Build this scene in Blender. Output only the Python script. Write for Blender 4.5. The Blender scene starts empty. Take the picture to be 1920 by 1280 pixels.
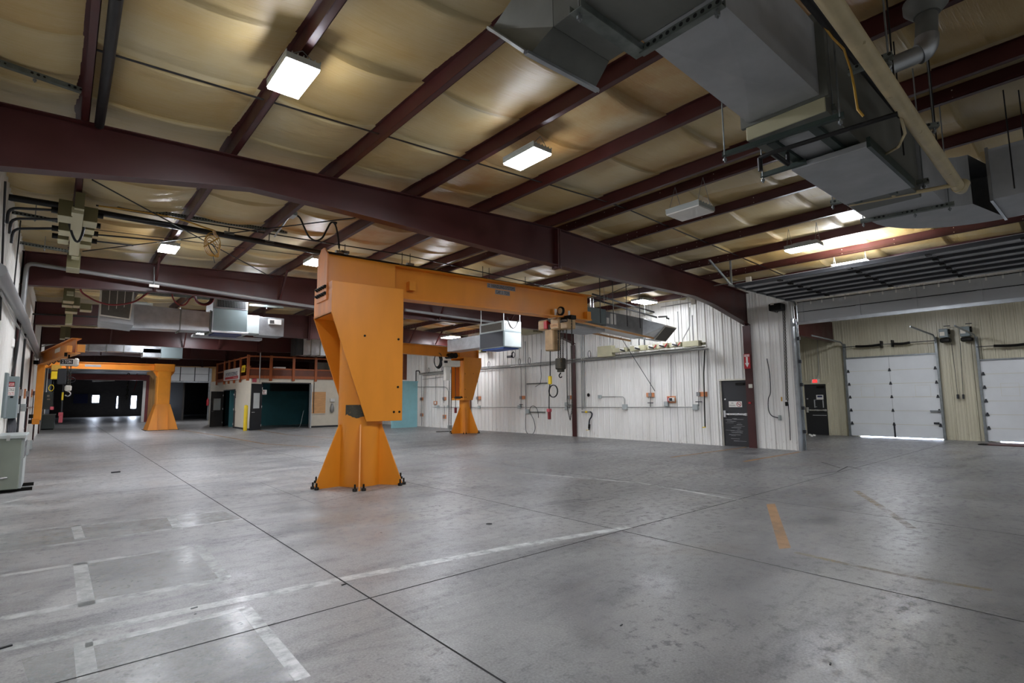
import bpy, math, random
from mathutils import Vector as V, Matrix
S = bpy.context.scene
COL = S.collection
rnd = random.Random(7)
# ---------------------------------------------------------------- camera
F_PX, PITCH, YAW, ROLL, H = 992.41, math.radians(6.20865), math.radians(40.35), math.radians(-.55125), 1.6
cp, sp, cy, sy = math.cos(PITCH), math.sin(PITCH), math.cos(YAW), math.sin(YAW)
_f = V((sy*cp, cy*cp, sp)); _r = V((cy, -sy, 0)); _u = _r.cross(_f)
CR = _r*math.cos(ROLL) + _u*math.sin(ROLL)
CD = _r*math.sin(ROLL) - _u*math.cos(ROLL)
CF = _f
CAM = V((0, 0, H))
cd = bpy.data.cameras.new('camera'); co = bpy.data.objects.new('camera', cd); COL.objects.link(co)
cd.sensor_width = 36; cd.sensor_fit = 'HORIZONTAL'; cd.lens = F_PX/1920*36; cd.clip_end = 300; cd.clip_start = .05
m3 = Matrix((CR, -CD, -CF)).transposed()
co.matrix_world = Matrix.Translation(CAM) @ m3.to_4x4()
S.camera = co

def at(u, v, x=None, y=None, z=None):
    """measured spot of the photograph laid onto a known real plane"""
    d = CR*((u-960)/F_PX) + CD*((v-640)/F_PX) + CF
    if x is not None: t = (x-CAM.x)/d.x
    elif y is not None: t = (y-CAM.y)/d.y
    else: t = (z-CAM.z)/d.z
    return CAM + d*t

def R(x): return 5.31 - .0417*abs(x-8.1)          # underside of the purlins
# ---------------------------------------------------------------- materials
def hexc(h):
    h = h.lstrip('#'); c = [int(h[i:i+2], 16)/255 for i in (0, 2, 4)]
    return tuple(((q/12.92) if q <= .04045 else ((q+.055)/1.055)**2.4) for q in c) + (1,)
class NT:
    def __init__(s, name):
        s.m = bpy.data.materials.new(name); s.m.use_nodes = True; s.t = s.m.node_tree
        s.b = s.t.nodes['Principled BSDF']; s.out = s.t.nodes['Material Output']
    def n(s, typ, **k):
        nd = s.t.nodes.new(typ)
        for a, b in k.items():
            if a.startswith('_'): nd.inputs[a[1:].replace('_', ' ')].default_value = b
            else: setattr(nd, a, b)
        return nd
    def l(s, a, b): s.t.links.new(a, b)
    def coord(s, scale=(1, 1, 1), rot=(0, 0, 0), kind='Object'):
        tc = s.n('ShaderNodeTexCoord'); mp = s.n('ShaderNodeMapping')
        mp.inputs['Scale'].default_value = scale; mp.inputs['Rotation'].default_value = rot
        s.l(tc.outputs[kind], mp.inputs['Vector']); return mp.outputs['Vector']
    def noise(s, vec, scale, detail=4, rough=.55, dist=0):
        nd = s.n('ShaderNodeTexNoise'); nd.inputs['Scale'].default_value = scale
        nd.inputs['Detail'].default_value = detail; nd.inputs['Roughness'].default_value = rough
        nd.inputs['Distortion'].default_value = dist
        s.l(vec, nd.inputs['Vector']); return nd.outputs['Fac']
    def ramp(s, fac, stops, interp='LINEAR'):
        nd = s.n('ShaderNodeValToRGB'); cr = nd.color_ramp; cr.interpolation = interp
        while len(cr.elements) < len(stops): cr.elements.new(.5)
        for e, (p, c) in zip(cr.elements, stops):
            e.position = p; e.color = c if len(c) == 4 else tuple(c)+(1,)
        s.l(fac, nd.inputs['Fac']); return nd.outputs['Color']
    def mix(s, fac, a, b, mode='MIX'):
        nd = s.n('ShaderNodeMix', data_type='RGBA', blend_type=mode)
        for sock, val in ((nd.inputs['Factor'], fac), (nd.inputs[6], a), (nd.inputs[7], b)):
            if hasattr(val, 'is_linked'): s.l(val, sock)
            else: sock.default_value = val
        return nd.outputs[2]
    def math(s, op, a, b=0., c=None):
        nd = s.n('ShaderNodeMath', operation=op)
        for i, val in enumerate((a, b) if c is None else (a, b, c)):
            if hasattr(val, 'is_linked'): s.l(val, nd.inputs[i])
            else: nd.inputs[i].default_value = val
        return nd.outputs[0]
    def bump(s, hgt, strength=.2, dist=.02):
        nd = s.n('ShaderNodeBump'); nd.inputs['Strength'].default_value = strength; nd.inputs['Distance'].default_value = dist
        s.l(hgt, nd.inputs['Height']); s.l(nd.outputs['Normal'], s.b.inputs['Normal'])
def grey(v): return (v, v, v, 1)
def mat(name, col, rough=.5, metal=0., var=.12, scale=3., bump=0., spots=None, stretch=(1, 1, 1), spec=.5):
    """paint or metal with soft procedural variation; spots = (hex, threshold) adds worn or dirty patches"""
    t = NT(name); c = hexc(col) if isinstance(col, str) else col
    vec = t.coord(stretch)
    nz = t.noise(vec, scale, 5)
    lo = tuple(q*(1-var) for q in c[:3]); hi = tuple(min(1, q*(1+var)) for q in c[:3])
    colr = t.ramp(nz, [(.3, lo), (.7, hi)])
    if spots:
        sc, th = spots
        n2 = t.noise(vec, scale*4.3, 8, .7)
        fac = t.ramp(n2, [(th, (0, 0, 0)), (min(.99, th+.06), (1, 1, 1))])
        colr = t.mix(fac, colr, hexc(sc))
    t.l(colr, t.b.inputs['Base Color'])
    rr = t.ramp(nz, [(.3, grey(max(.02, rough-.07))), (.7, grey(min(1, rough+.07)))])
    t.l(rr, t.b.inputs['Roughness'])
    t.b.inputs['Metallic'].default_value = metal
    t.b.inputs['Specular IOR Level'].default_value = spec
    if bump: t.bump(t.noise(vec, scale*6, 4), bump)
    return t.m
def emit(name, col, strength):
    t = NT(name); c = hexc(col)
    t.b.inputs['Base Color'].default_value = c; t.b.inputs['Emission Color'].default_value = c
    t.b.inputs['Emission Strength'].default_value = strength
    return t.m
M = {}
M['maroon'] = mat('maroon_primer_steel', '#3f1614', .42, var=.18, scale=2)
M['maroon_light'] = mat('faded_maroon_steel', '#7d3a3a', .5, var=.15)
M['orange'] = mat('orange_crane_paint', '#dd8a20', .42, var=.1, scale=1.6, spots=('#8f5214', .7), stretch=(1, 1, .3))
M['orange_pale'] = mat('light_orange_paint', '#f29c2c', .42, var=.07, scale=2)
M['orange_rust'] = mat('chalky_orange_paint', '#d98a4a', .6, var=.2, scale=3, spots=('#c9a184', .62), stretch=(1, 1, .3))
M['bare'] = mat('scraped_dark_steel', '#3b382d', .7, var=.4, scale=6, spots=('#8a6a30', .6))
M['bolt'] = mat('black_oxide_bolt', '#15130f', .5, metal=.6)
M['galv'] = mat('galvanised_sheet', '#a7abad', .38, metal=.75, var=.16, scale=5)
M['galv_dull'] = mat('dull_galvanised_sheet', '#a9acae', .55, metal=.25, var=.14, scale=3)
M['galv_dark'] = mat('dusty_shaded_galvanised_sheet', '#6e706a', .6, metal=.3, var=.2, scale=3)  # darker sheet; also carries the shade of unlit air handler sides
M['strut'] = mat('galvanised_strut', '#84898a', .45, metal=.7, var=.2, scale=8)
M['greenstrut'] = mat('green_strut', '#33403b', .5, metal=.3)
M['conduit'] = mat('conduit_steel', '#a6a7a4', .38, metal=.7, var=.15, scale=4)
M['pipe_grey'] = mat('grey_painted_pipe', '#8f9090', .45, metal=.3)
M['pipe_cream'] = mat('aged_cream_pipe', '#c3b48d', .5, var=.2, scale=3, spots=('#8d7c50', .62))
M['black'] = mat('black_rubber', '#131313', .55)
M['black_pipe'] = mat('black_iron_pipe', '#1d1c1c', .5, metal=.3)
M['dark'] = mat('dark_grey_metal', '#34363a', .5, metal=.3)
M['greycab'] = mat('grey_enclosure_paint', '#737f80', .45, var=.06)
M['greencab'] = mat('grey_green_enclosure_paint', '#7d857a', .45, var=.08, scale=2, spots=('#5c6357', .7))
M['lightcab'] = mat('pale_grey_enclosure_paint', '#a9b0ae', .45, var=.06)
M['busway'] = mat('olive_beige_enclosure_paint', '#b3af90', .45, var=.07)
M['busway_olive'] = mat('olive_and_shaded_enclosure_paint', '#6b6646', .5, var=.1)
M['white'] = mat('white_paint', '#e4e2dc', .5, var=.04)
M['offwhite'] = mat('offwhite_paint', '#d9d4c6', .55, var=.05)
M['doorwhite'] = mat('white_door_panel', '#d6d9da', .45, var=.05, scale=1.2, spots=('#b9b5a8', .72))
M['doorgrey'] = mat('grey_door_panel', '#b4b6b6', .5, var=.07, scale=1.5)
M['red'] = mat('signal_red', '#b3202a', .45, var=.06)
M['redfaded'] = mat('faded_red_plastic', '#b8505a', .5, var=.1)
M['redhose'] = mat('red_hose_rubber', '#7a2226', .5)
M['yellow'] = mat('safety_yellow', '#e2c21a', .5, var=.08)
M['yellowcord'] = mat('yellow_cord', '#b98f35', .5)
M['blue'] = mat('deep_blue_liner', '#2a4f9c', .5)
M['navy'] = mat('navy_ink', '#2b3560', .5)
M['ink'] = mat('black_ink', '#101010', .5)
M['wood'] = mat('stained_pine', '#a5582c', .55, var=.2, scale=2, stretch=(6, 6, .7))
M['woodpanel'] = mat('brown_fibreboard', '#6d3b26', .5, var=.15, scale=3)
M['plywood'] = mat('plywood_board', '#d3a16c', .6, var=.12, scale=3, stretch=(1, 1, 5))
M['woodblock'] = mat('pine_block', '#cf8a5e', .6, var=.14, scale=8)
M['doorblack'] = mat('black_door_paint', '#26272a', .42, var=.1, scale=2)
M['doordark'] = mat('charcoal_door_paint', '#3c3b3a', .42, var=.1, scale=2)
M['teal'] = mat('teal_wall_paint', '#3f7c84', .6, var=.08)
M['teal_light'] = mat('pale_teal_paint', '#8fc6cf', .55, var=.06)
M['tan'] = mat('tan_panel', '#b98e58', .6, var=.12, scale=1.5, stretch=(5, 5, .5))
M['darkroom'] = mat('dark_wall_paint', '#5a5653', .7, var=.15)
M['hoistcream'] = mat('cream_hoist_enamel', '#dcdad0', .4, var=.06)
M['hoisttan'] = mat('grimy_tan_enamel', '#b2946a', .5, var=.2, scale=4, spots=('#6d5636', .62))
M['chain'] = mat('oiled_chain', '#55524c', .45, metal=.7)
M['grille'] = mat('dusty_filter_mesh', '#56524b', .75, var=.15, scale=20)
M['led'] = emit('led_diffuser', '#f3f6ff', 66.)
M['led_soft'] = emit('led_diffuser_older', '#f3f6ff', 24.)
M['daylight'] = emit('daylight_pane', '#dfeaff', 11.)
M['exitred'] = emit('exit_letter_glow', '#ff1f1f', .7)
M['tubelight'] = mat('unlit_tube_lens', '#d8d8d0', .4)
M['chrome'] = mat('brushed_steel', '#c9cacb', .28, metal=.85, var=.06)
g = NT('door_glass'); g.b.inputs['Base Color'].default_value = hexc('#c9d2d0'); g.b.inputs['Roughness'].default_value = .08
g.b.inputs['Transmission Weight'].default_value = .35; g.b.inputs['IOR'].default_value = 1.45; M['glass'] = g.m

# ribbed wall sheets
def wallmat(name, base, lo, stain):
    t = NT(name); vec = t.coord((1, 1, .25)); v2 = t.coord((1, 1, 1))
    n1 = t.noise(vec, 1.3, 6, .6)
    c = t.ramp(n1, [(.3, hexc(lo)), (.65, hexc(base))])
    n2 = t.noise(v2, 7, 8, .7)
    sep = t.n('ShaderNodeSeparateXYZ'); t.l(v2, sep.inputs[0])
    low = t.ramp(sep.outputs['Z'], [(0., (1, 1, 1)), (.35, (.12, .12, .12)), (1, (0, 0, 0))])   # scuffs and rust at the foot of the sheets
    f = t.math('MULTIPLY', low, t.ramp(n2, [(.58, (0, 0, 0)), (.7, (.8, .8, .8))]))
    c = t.mix(f, c, hexc(stain))
    t.l(c, t.b.inputs['Base Color']); t.b.inputs['Roughness'].default_value = .38
    return t.m
M['wall'] = wallmat('white_ribbed_sheet', '#e9e8e3', '#dedcd5', '#8c6a48')
M['wallbeige'] = wallmat('beige_ribbed_sheet', '#c9c4ad', '#b8b299', '#7c6a4c')

def floor_mat():
    t = NT('worn_concrete'); vec = t.coord(kind='Object')
    big = t.noise(vec, .33, 6, .6, .4); mid = t.noise(vec, 1.4, 8, .65, .6)
    st = t.noise(t.coord((.55, 2.4, 1), (0, 0, .15)), .8, 8, .65, .8); fine = t.noise(vec, 9, 8, .72)
    grit = t.noise(vec, 60, 4, .7)
    c = t.ramp(mid, [(.3, hexc('#5e5e5e')), (.48, hexc('#8d8d8b')), (.66, hexc('#b5b4b0'))])
    c = t.mix(.5, c, t.ramp(big, [(.35, hexc('#68686d')), (.65, hexc('#b2b1ad'))]))
    # dark drag stains
    f = t.ramp(st, [(.5, (0, 0, 0)), (.66, (.8, .8, .8))])
    c = t.mix(f, c, hexc('#59595d'))
    # rusty stains
    ru = t.noise(vec, .45, 5, .6, .3)
    c = t.mix(t.ramp(ru, [(.58, (0, 0, 0)), (.7, (.5, .5, .5))]), c, hexc('#8a7860'))
    # peeled coating patches
    f2 = t.math('MULTIPLY', t.ramp(fine, [(.55, (0, 0, 0)), (.6, (1, 1, 1))]), t.ramp(big, [(.46, (0, 0, 0)), (.6, (1, 1, 1))]))
    c = t.mix(t.math('MULTIPLY', f2, .7), c, hexc('#4a4b50'))
    f3 = t.ramp(fine, [(.3, (.35, .35, .35)), (.4, (0, 0, 0))])
    c = t.mix(f3, c, hexc('#c4c4c1'))
    c = t.mix(.2, c, t.ramp(grit, [(.35, grey(.06)), (.65, grey(.75))]))
    # dimmer light towards the bay approach put into the slab colour, ragged edge
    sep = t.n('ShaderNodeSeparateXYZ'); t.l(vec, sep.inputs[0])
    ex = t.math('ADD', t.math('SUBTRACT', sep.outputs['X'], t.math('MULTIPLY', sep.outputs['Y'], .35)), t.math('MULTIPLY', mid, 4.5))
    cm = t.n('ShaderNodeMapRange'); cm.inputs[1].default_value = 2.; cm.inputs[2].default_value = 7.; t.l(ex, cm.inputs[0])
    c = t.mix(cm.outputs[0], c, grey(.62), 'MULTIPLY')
    c = t.mix(1., c, grey(.86), 'MULTIPLY')
    t.l(c, t.b.inputs['Base Color'])
    r = t.ramp(mid, [(.3, grey(.27)), (.7, grey(.48))])
    r = t.mix(t.ramp(fine, [(.5, (0, 0, 0)), (.62, (.8, .8, .8))]), r, grey(.6))
    t.l(r, t.b.inputs['Roughness'])
    t.b.inputs['Specular IOR Level'].default_value = .5
    h = t.math('ADD', t.math('MULTIPLY', fine, .6), t.math('MULTIPLY', mid, .6))
    t.bump(h, .12, .01)
    return t.m
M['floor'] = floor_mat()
def paint_mat(name, col, cover, rough=.45):
    t = NT(name); vec = t.coord()
    n1 = t.noise(vec, 6, 8, .72); n2 = t.noise(vec, 1.1, 4)
    a = t.math('ADD', t.math('MULTIPLY', n1, .6), t.math('MULTIPLY', n2, .4))
    f = t.ramp(a, [(1-cover-.15, (0, 0, 0)), (1-cover+.15, (.85, .85, .85))])
    t.b.inputs['Base Color'].default_value = hexc(col); t.b.inputs['Roughness'].default_value = rough
    t.l(f, t.b.inputs['Alpha']); return t.m
M['linewhite'] = paint_mat('ghost_white_line', '#c3c6c4', .58, .28)
M['patch'] = paint_mat('pale_worn_coating', '#b0b3b1', .48, .22)
M['lineyellow'] = paint_mat('worn_yellow_line', '#a67c48', .62, .5)
M['lineyellow_faint'] = paint_mat('faint_yellow_line', '#94805a', .47, .5)
M['joint'] = mat('joint_filler', '#1c1c1d', .85)

def ceil_mat():
    t = NT('stained_vinyl_insulation'); vec = t.coord()
    sep = t.n('ShaderNodeSeparateXYZ'); t.l(vec, sep.inputs[0])
    strip = t.math('FLOOR', t.math('DIVIDE', sep.outputs['Y'], 1.27))
    bay = t.math('FLOOR', t.math('DIVIDE', sep.outputs['X'], 1.52))
    cmb = t.n('ShaderNodeCombineXYZ'); t.l(strip, cmb.inputs[0]); t.l(bay, cmb.inputs[1])
    wn = t.n('ShaderNodeTexWhiteNoise', noise_dimensions='2D'); t.l(cmb.outputs[0], wn.inputs['Vector'])
    n1 = t.noise(vec, .45, 5, .6, .3); n2 = t.noise(t.coord((.8, 2, 1)), .8, 5, .6)
    a = t.math('ADD', t.math('MULTIPLY', n1, .7), t.math('MULTIPLY', wn.outputs['Value'], .22))
    a = t.math('ADD', a, t.math('MULTIPLY', n2, .2))
    c = t.ramp(a, [(.32, hexc('#c2baa4')), (.5, hexc('#bfae84')), (.66, hexc('#b59b66')), (.88, hexc('#a0743c'))])
    # large dusty area towards the eaves side of the roof is greyer: water-stained strips near the ridge are orange
    rid = t.math('ABSOLUTE', t.math('SUBTRACT', sep.outputs['X'], 5.2))
    f = t.ramp(t.math('MULTIPLY', t.math('SUBTRACT', 1., t.math('DIVIDE', rid, 3.4)), t.noise(vec, .9, 6, .65)), [(.3, (0, 0, 0)), (.6, (.75, .75, .75))])
    c = t.mix(f, c, hexc('#a8702e'))
    wl_ = t.noise(t.coord((.25, 7, 1), (0, 0, .04)), 2.6, 7, .62, .35)
    c = t.mix(t.ramp(wl_, [(.26, (.3, .3, .3)), (.36, (0, 0, 0))]), c, hexc('#8a7d5c'))
    t.l(c, t.b.inputs['Base Color']); t.b.inputs['Roughness'].default_value = .42
    w = t.noise(t.coord((.35, 6, 1)), 2.2, 6, .6, .3); w2 = t.noise(t.coord((1, 16, 1), (0, 0, .05)), 1.6, 4, .6, .5)
    t.bump(t.math('ADD', t.math('MULTIPLY', w, .7), t.math('MULTIPLY', w2, .5)), .28, .06)
    return t.m
M['ceil'] = ceil_mat()

# ---------------------------------------------------------------- mesh building
OFF = {}
def tag(o, label=None, cat=None, group=None, kind=None):
    if label: o['label'] = label
    if cat: o['category'] = cat
    if group: o['group'] = group
    if kind: o['kind'] = kind
    return o
def thing(name, loc, label, cat, group=None, kind=None):
    o = bpy.data.objects.new(name, None); COL.objects.link(o); o.location = V(loc); o.empty_display_size = .1
    OFF[o] = V(loc); return tag(o, label, cat, group, kind)
def copy_tree(o, parent=None):
    c = o.copy(); COL.objects.link(c); c.parent = parent
    for ch in list(o.children): copy_tree(ch, c)
    return c
def frame_of(d, up=V((0, 0, 1))):
    d = d.normalized()
    if abs(d.dot(up)) > .98: up = V((1, 0, 0)) if abs(d.x) < .9 else V((0, 1, 0))
    a = d.cross(up).normalized(); b = a.cross(d).normalized()
    return d, a, b
class MB:
    def __init__(s): s.v = []; s.f = []; s.mi = []; s.sm = []; s.cur = 0
    def add(s, vs, fs, smooth=False):
        o = len(s.v); s.v += [V(p) for p in vs]
        for f in fs: s.f.append([i+o for i in f]); s.mi.append(s.cur); s.sm.append(smooth)
        return s
    def slot(s, i): s.cur = i; return s
    def box(s, a, b):
        a, b = V(a), V(b)
        x0, x1 = sorted((a.x, b.x)); y0, y1 = sorted((a.y, b.y)); z0, z1 = sorted((a.z, b.z))
        vs = [(x, y, z) for x in (x0, x1) for y in (y0, y1) for z in (z0, z1)]
        return s.add(vs, [(0, 1, 3, 2), (4, 6, 7, 5), (0, 4, 5, 1), (2, 3, 7, 6), (0, 2, 6, 4), (1, 5, 7, 3)])
    def obox(s, c, X, Y, Z):
        c, X, Y, Z = V(c), V(X), V(Y), V(Z)
        vs = [c + X*i + Y*j + Z*k for i in (-1, 1) for j in (-1, 1) for k in (-1, 1)]
        return s.add(vs, [(0, 1, 3, 2), (4, 6, 7, 5), (0, 4, 5, 1), (2, 3, 7, 6), (0, 2, 6, 4), (1, 5, 7, 3)])
    def bar(s, p, q, w, h, up=(0, 0, 1)):
        p, q = V(p), V(q); d, a, b = frame_of(q-p, V(up))
        return s.obox((p+q)/2, (q-p)/2, a*w/2, b*h/2)
    def hexa(s, b4, t4):
        return s.add(list(b4)+list(t4), [(3, 2, 1, 0), (4, 5, 6, 7), (0, 1, 5, 4), (1, 2, 6, 5), (2, 3, 7, 6), (3, 0, 4, 7)])
    def prism(s, poly, vec):
        n = len(poly); vec = V(vec); vs = [V(p) for p in poly] + [V(p)+vec for p in poly]
        fs = [tuple(range(n))[::-1], tuple(range(n, 2*n))] + [(i, (i+1) % n, n+(i+1) % n, n+i) for i in range(n)]
        return s.add(vs, fs)
    def tube(s, pts, r, n=8, closed=False, caps=True):
        pts = [V(p) for p in pts]; k = len(pts); rings = []
        d0 = (pts[1]-pts[0]); _, a, b = frame_of(d0)
        for i, p in enumerate(pts):
            if closed: t = (pts[(i+1) % k]-pts[i-1])
            else: t = pts[min(i+1, k-1)] - pts[max(i-1, 0)]
            t = t.normalized(); a = (a - t*a.dot(t))
            if a.length < 1e-6: _, a, _b = frame_of(t)
            a.normalize(); b = t.cross(a)
            rr = r[i] if isinstance(r, (list, tuple)) else r
            rings.append([p + (a*math.cos(2*math.pi*j/n) + b*math.sin(2*math.pi*j/n))*rr for j in range(n)])
        vs = [q for ring in rings for q in ring]; fs = []
        for i in range(k if closed else k-1):
            i2 = (i+1) % k
            for j in range(n): fs.append((i*n+j, i*n+(j+1) % n, i2*n+(j+1) % n, i2*n+j))
        s.add(vs, fs, True)
        if caps and not closed:
            s.add(rings[0], [tuple(range(n))[::-1]]); s.add(rings[-1], [tuple(range(n))])
        return s
    def cyl(s, p, q, r, n=16): return s.tube([p, q], r, n)
    def lathe(s, c, axis, prof, n=20):
        c = V(c); d, a, b = frame_of(V(axis)); rings = []
        for r, h in prof: rings.append([c + d*h + (a*math.cos(2*math.pi*j/n)+b*math.sin(2*math.pi*j/n))*r for j in range(n)])
        fs = []
        for i in range(len(prof)-1):
            for j in range(n): fs.append((i*n+j, i*n+(j+1) % n, (i+1)*n+(j+1) % n, (i+1)*n+j))
        s.add([q for ring in rings for q in ring], fs, True)
        s.add(rings[0], [tuple(range(n))[::-1]]); return s.add(rings[-1], [tuple(range(n))])
    def ibeam(s, p, q, w, h, tf=.015, tw=.01, up=(0, 0, 1)):
        p, q = V(p), V(q); d, a, b = frame_of(q-p, V(up))
        s.bar(p+b*(h/2-tf/2), q+b*(h/2-tf/2), w, tf, up); s.bar(p-b*(h/2-tf/2), q-b*(h/2-tf/2), w, tf, up)
        return s.bar(p, q, tw, h-2*tf, up)
    def chain(s, p, q, L=.05, r=.006):
        p, q = V(p), V(q); n = max(2, int((q-p).length/(L*.72))); d, a, b = frame_of(q-p)
        for i in range(n):
            c = p.lerp(q, (i+.5)/n); u = a if i % 2 else b
            pts = [c + d*math.cos(k*math.pi/3)*L/2 + u*math.sin(k*math.pi/3)*L*.3 for k in range(6)]
            s.tube(pts, r, 4, True)
        return s
    def build(s, name, mats, parent=None, bevel=0, origin=None):
        me = bpy.data.meshes.new(name)
        if parent is not None: off = OFF[parent]
        elif origin is not None: off = V(origin)
        else:
            xs = [v.x for v in s.v]; ys = [v.y for v in s.v]; zs = [v.z for v in s.v]
            off = V(((min(xs)+max(xs))/2, (min(ys)+max(ys))/2, min(zs)))
        me.from_pydata([v-off for v in s.v], [], s.f)
        for m in (mats if isinstance(mats, (list, tuple)) else [mats]): me.materials.append(M[m] if isinstance(m, str) else m)
        me.polygons.foreach_set('material_index', s.mi); me.polygons.foreach_set('use_smooth', s.sm)
        me.update()
        o = bpy.data.objects.new(name, me); COL.objects.link(o)
        if parent is not None: o.parent = parent
        else: o.location = off
        OFF[o] = off
        if bevel:
            bv = o.modifiers.new('edge', 'BEVEL'); bv.width = bevel; bv.segments = 1; bv.limit_method = 'ANGLE'; bv.angle_limit = .7
        return o
def ss(mb, name, mats, label, cat, group=None, kind=None, **k):      # a thing that is one mesh
    return tag(mb.build(name, mats, **k), label, cat, group, kind)
def struct(mb, name, mats, label=None, cat=None, **k):
    return tag(mb.build(name, mats, **k), label, cat, None, 'structure')
def text(body, p, xd, ud, width, height, material, parent, name='lettering', extrude=.002):
    """flat lettering whose lower left corner is p, running along xd with ud upwards"""
    cu = bpy.data.curves.new('t', 'FONT'); cu.body = body; cu.size = 1; cu.align_x = 'LEFT'; cu.resolution_u = 2
    to = bpy.data.objects.new('t', cu); COL.objects.link(to)
    dg = bpy.context.evaluated_depsgraph_get(); dg.update()
    me = bpy.data.meshes.new_from_object(to.evaluated_get(dg)); bpy.data.objects.remove(to)
    xs = [v.co.x for v in me.vertices]; ys = [v.co.y for v in me.vertices]
    x0, x1, y0, y1 = min(xs), max(xs), min(ys), max(ys); xd, ud = V(xd).normalized(), V(ud).normalized(); nd = xd.cross(ud)
    mb = MB()
    mb.v = [V(p) + xd*((v.co.x-x0)/(x1-x0)*width) + ud*((v.co.y-y0)/(y1-y0)*height) + nd*extrude for v in me.vertices]
    for pl in me.polygons: mb.f.append(list(pl.vertices)); mb.mi.append(0); mb.sm.append(False)
    bpy.data.meshes.remove(me)
    return mb.build(name, material, parent)
def arc(p0, p1, p2, n=8):          # quadratic sweep for hoses, cables and bends
    p0, p1, p2 = V(p0), V(p1), V(p2)
    return [p0*(1-t)**2 + p1*2*t*(1-t) + p2*t*t for t in [i/n for i in range(n+1)]]
def sag(p, q, drop, n=12):
    p, q = V(p), V(q); return [p.lerp(q, i/n) - V((0, 0, drop*4*(i/n)*(1-i/n))) for i in range(n+1)]
def round_path(pts, r=.08, n=4):   # polyline with rounded corners (bent conduit)
    pts = [V(p) for p in pts]; out = [pts[0]]
    for i in range(1, len(pts)-1):
        a, b, c = pts[i-1], pts[i], pts[i+1]
        k = min(r, (a-b).length*.45, (c-b).length*.45)
        out += arc(b+(a-b).normalized()*k, b, b+(c-b).normalized()*k, n)
    return out + [pts[-1]]
# ================================================================ SETTING
XR, XL, XD, YF = 16.8, -.86, 24.3, 54.0        # right wall, left wall, dock wall, far wall
FRAMES = [8.0 + 7.62*k for k in range(6)]        # steel frames along the hall
PURL = [-.02, 1.6, 3.05, 4.54, 6.07, 7.8, 8.4, 9.87, 11.5, 13.0, 14.5, 16.0]
PURLB = [17.5, 19.0, 20.5, 22.0, 23.5]
E2 = .0012
def strip(mb, pts, w, z=E2):
    pts = [V((p[0], p[1], z)) for p in pts]
    for p, q in zip(pts, pts[1:]):
        n = V((-(q-p).y, (q-p).x, 0)).normalized()*w/2
        mb.add([p-n, q-n, q+n, p+n], [(0, 1, 2, 3)])
def patch(mb, pts, z=E2*.7): mb.add([V((p[0], p[1], z)) for p in pts], [tuple(range(len(pts)))])
G = lambda u, v: at(u, v, z=0)
mb = MB()
mb.box((XL-.1, -8, -.2), (XD+.1, 82, 0))
mb.slot(1)
for xj in (2.02, 5.29, 8.45, 11.8, 15.0): strip(mb, [(xj, -8), (xj+.01*rnd.random(), 2), (xj, 9), (xj, 54)], .015 if xj < 9 else .011)
for yj in (-3.4, 4.2): strip(mb, [(XL, yj-.03), (2, yj), (9, yj+.02), (XD, yj+.1)], .016)
for yj in (12.1, 20.0, 28): strip(mb, [(XL, yj), (XR, yj)], .01)
for a, b in (((488, 904), (590, 944)), ((590, 944), (760, 905)), ((758, 895), (880, 913)), ((880, 913), (770, 925)), ((900, 907), (700, 880))):
    strip(mb, [G(*a), G(*b)], .008)
for a, b in (((1505, 892), (1570, 884)), ((1570, 884), (1590, 874)), ((1590, 874), (1615, 880)), ((1575, 877), (1540, 866))): strip(mb, [G(*a), G(*b)], .03)
mb.slot(2)
wl = lambda pts, w: strip(mb, [G(*p) for p in pts], w)
wl([(0, 1217), (360, 1142), (620, 1090), (960, 1025), (1180, 988)], .13)
wl([(0, 1080), (370, 1022)], .1); wl([(370, 1022), (425, 1085)], .1); wl([(0, 1160), (425, 1085)], .12); wl([(150, 1055), (163, 1135)], .11)
wl([(0, 1000), (420, 957)], .1); wl([(0, 1037), (455, 972)], .1); wl([(142, 985), (150, 1010)], .1); wl([(320, 968), (335, 993)], .1)
wl([(160, 1210), (460, 1140), (568, 1272)], .09); wl([(155, 1200), (165, 1275)], .1)
wl([(965, 885), (1200, 905), (1390, 938)], .08); wl([(0, 945), (60, 930)], .1)
mb.slot(3)
patch(mb, [G(*p) for p in ((0, 1003), (0, 1034), (452, 972), (420, 959))])
patch(mb, [G(*p) for p in ((155, 1057), (165, 1133), (420, 1084), (368, 1024))])
patch(mb, [G(*p) for p in ((40, 1235), (60, 1300), (565, 1275), (458, 1143))])
mb.slot(4)
patch(mb, [G(*p) for p in ((1437, 945), (1461, 1029), (1483, 1027), (1453, 944))], E2)
wl([(1258, 857), (1400, 838)], .1); wl([(1395, 865), (1500, 847)], .1)
wl([(340, 806), (400, 815), (497, 832), (600, 838)], .11); wl([(484, 806), (540, 815), (640, 822)], .1); wl([(392, 790), (400, 795)], .1)
mb.slot(5)
wl([(1490, 1035), (1600, 1060), (1700, 1080), (1860, 1106)], .07); wl([(1605, 920), (1660, 955), (1710, 990)], .1)
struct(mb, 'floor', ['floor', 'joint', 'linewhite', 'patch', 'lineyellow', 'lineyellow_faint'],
       'worn grey concrete floor with sawn joints and faded painted lines', 'floor', origin=(0, 0, 0))

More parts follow.
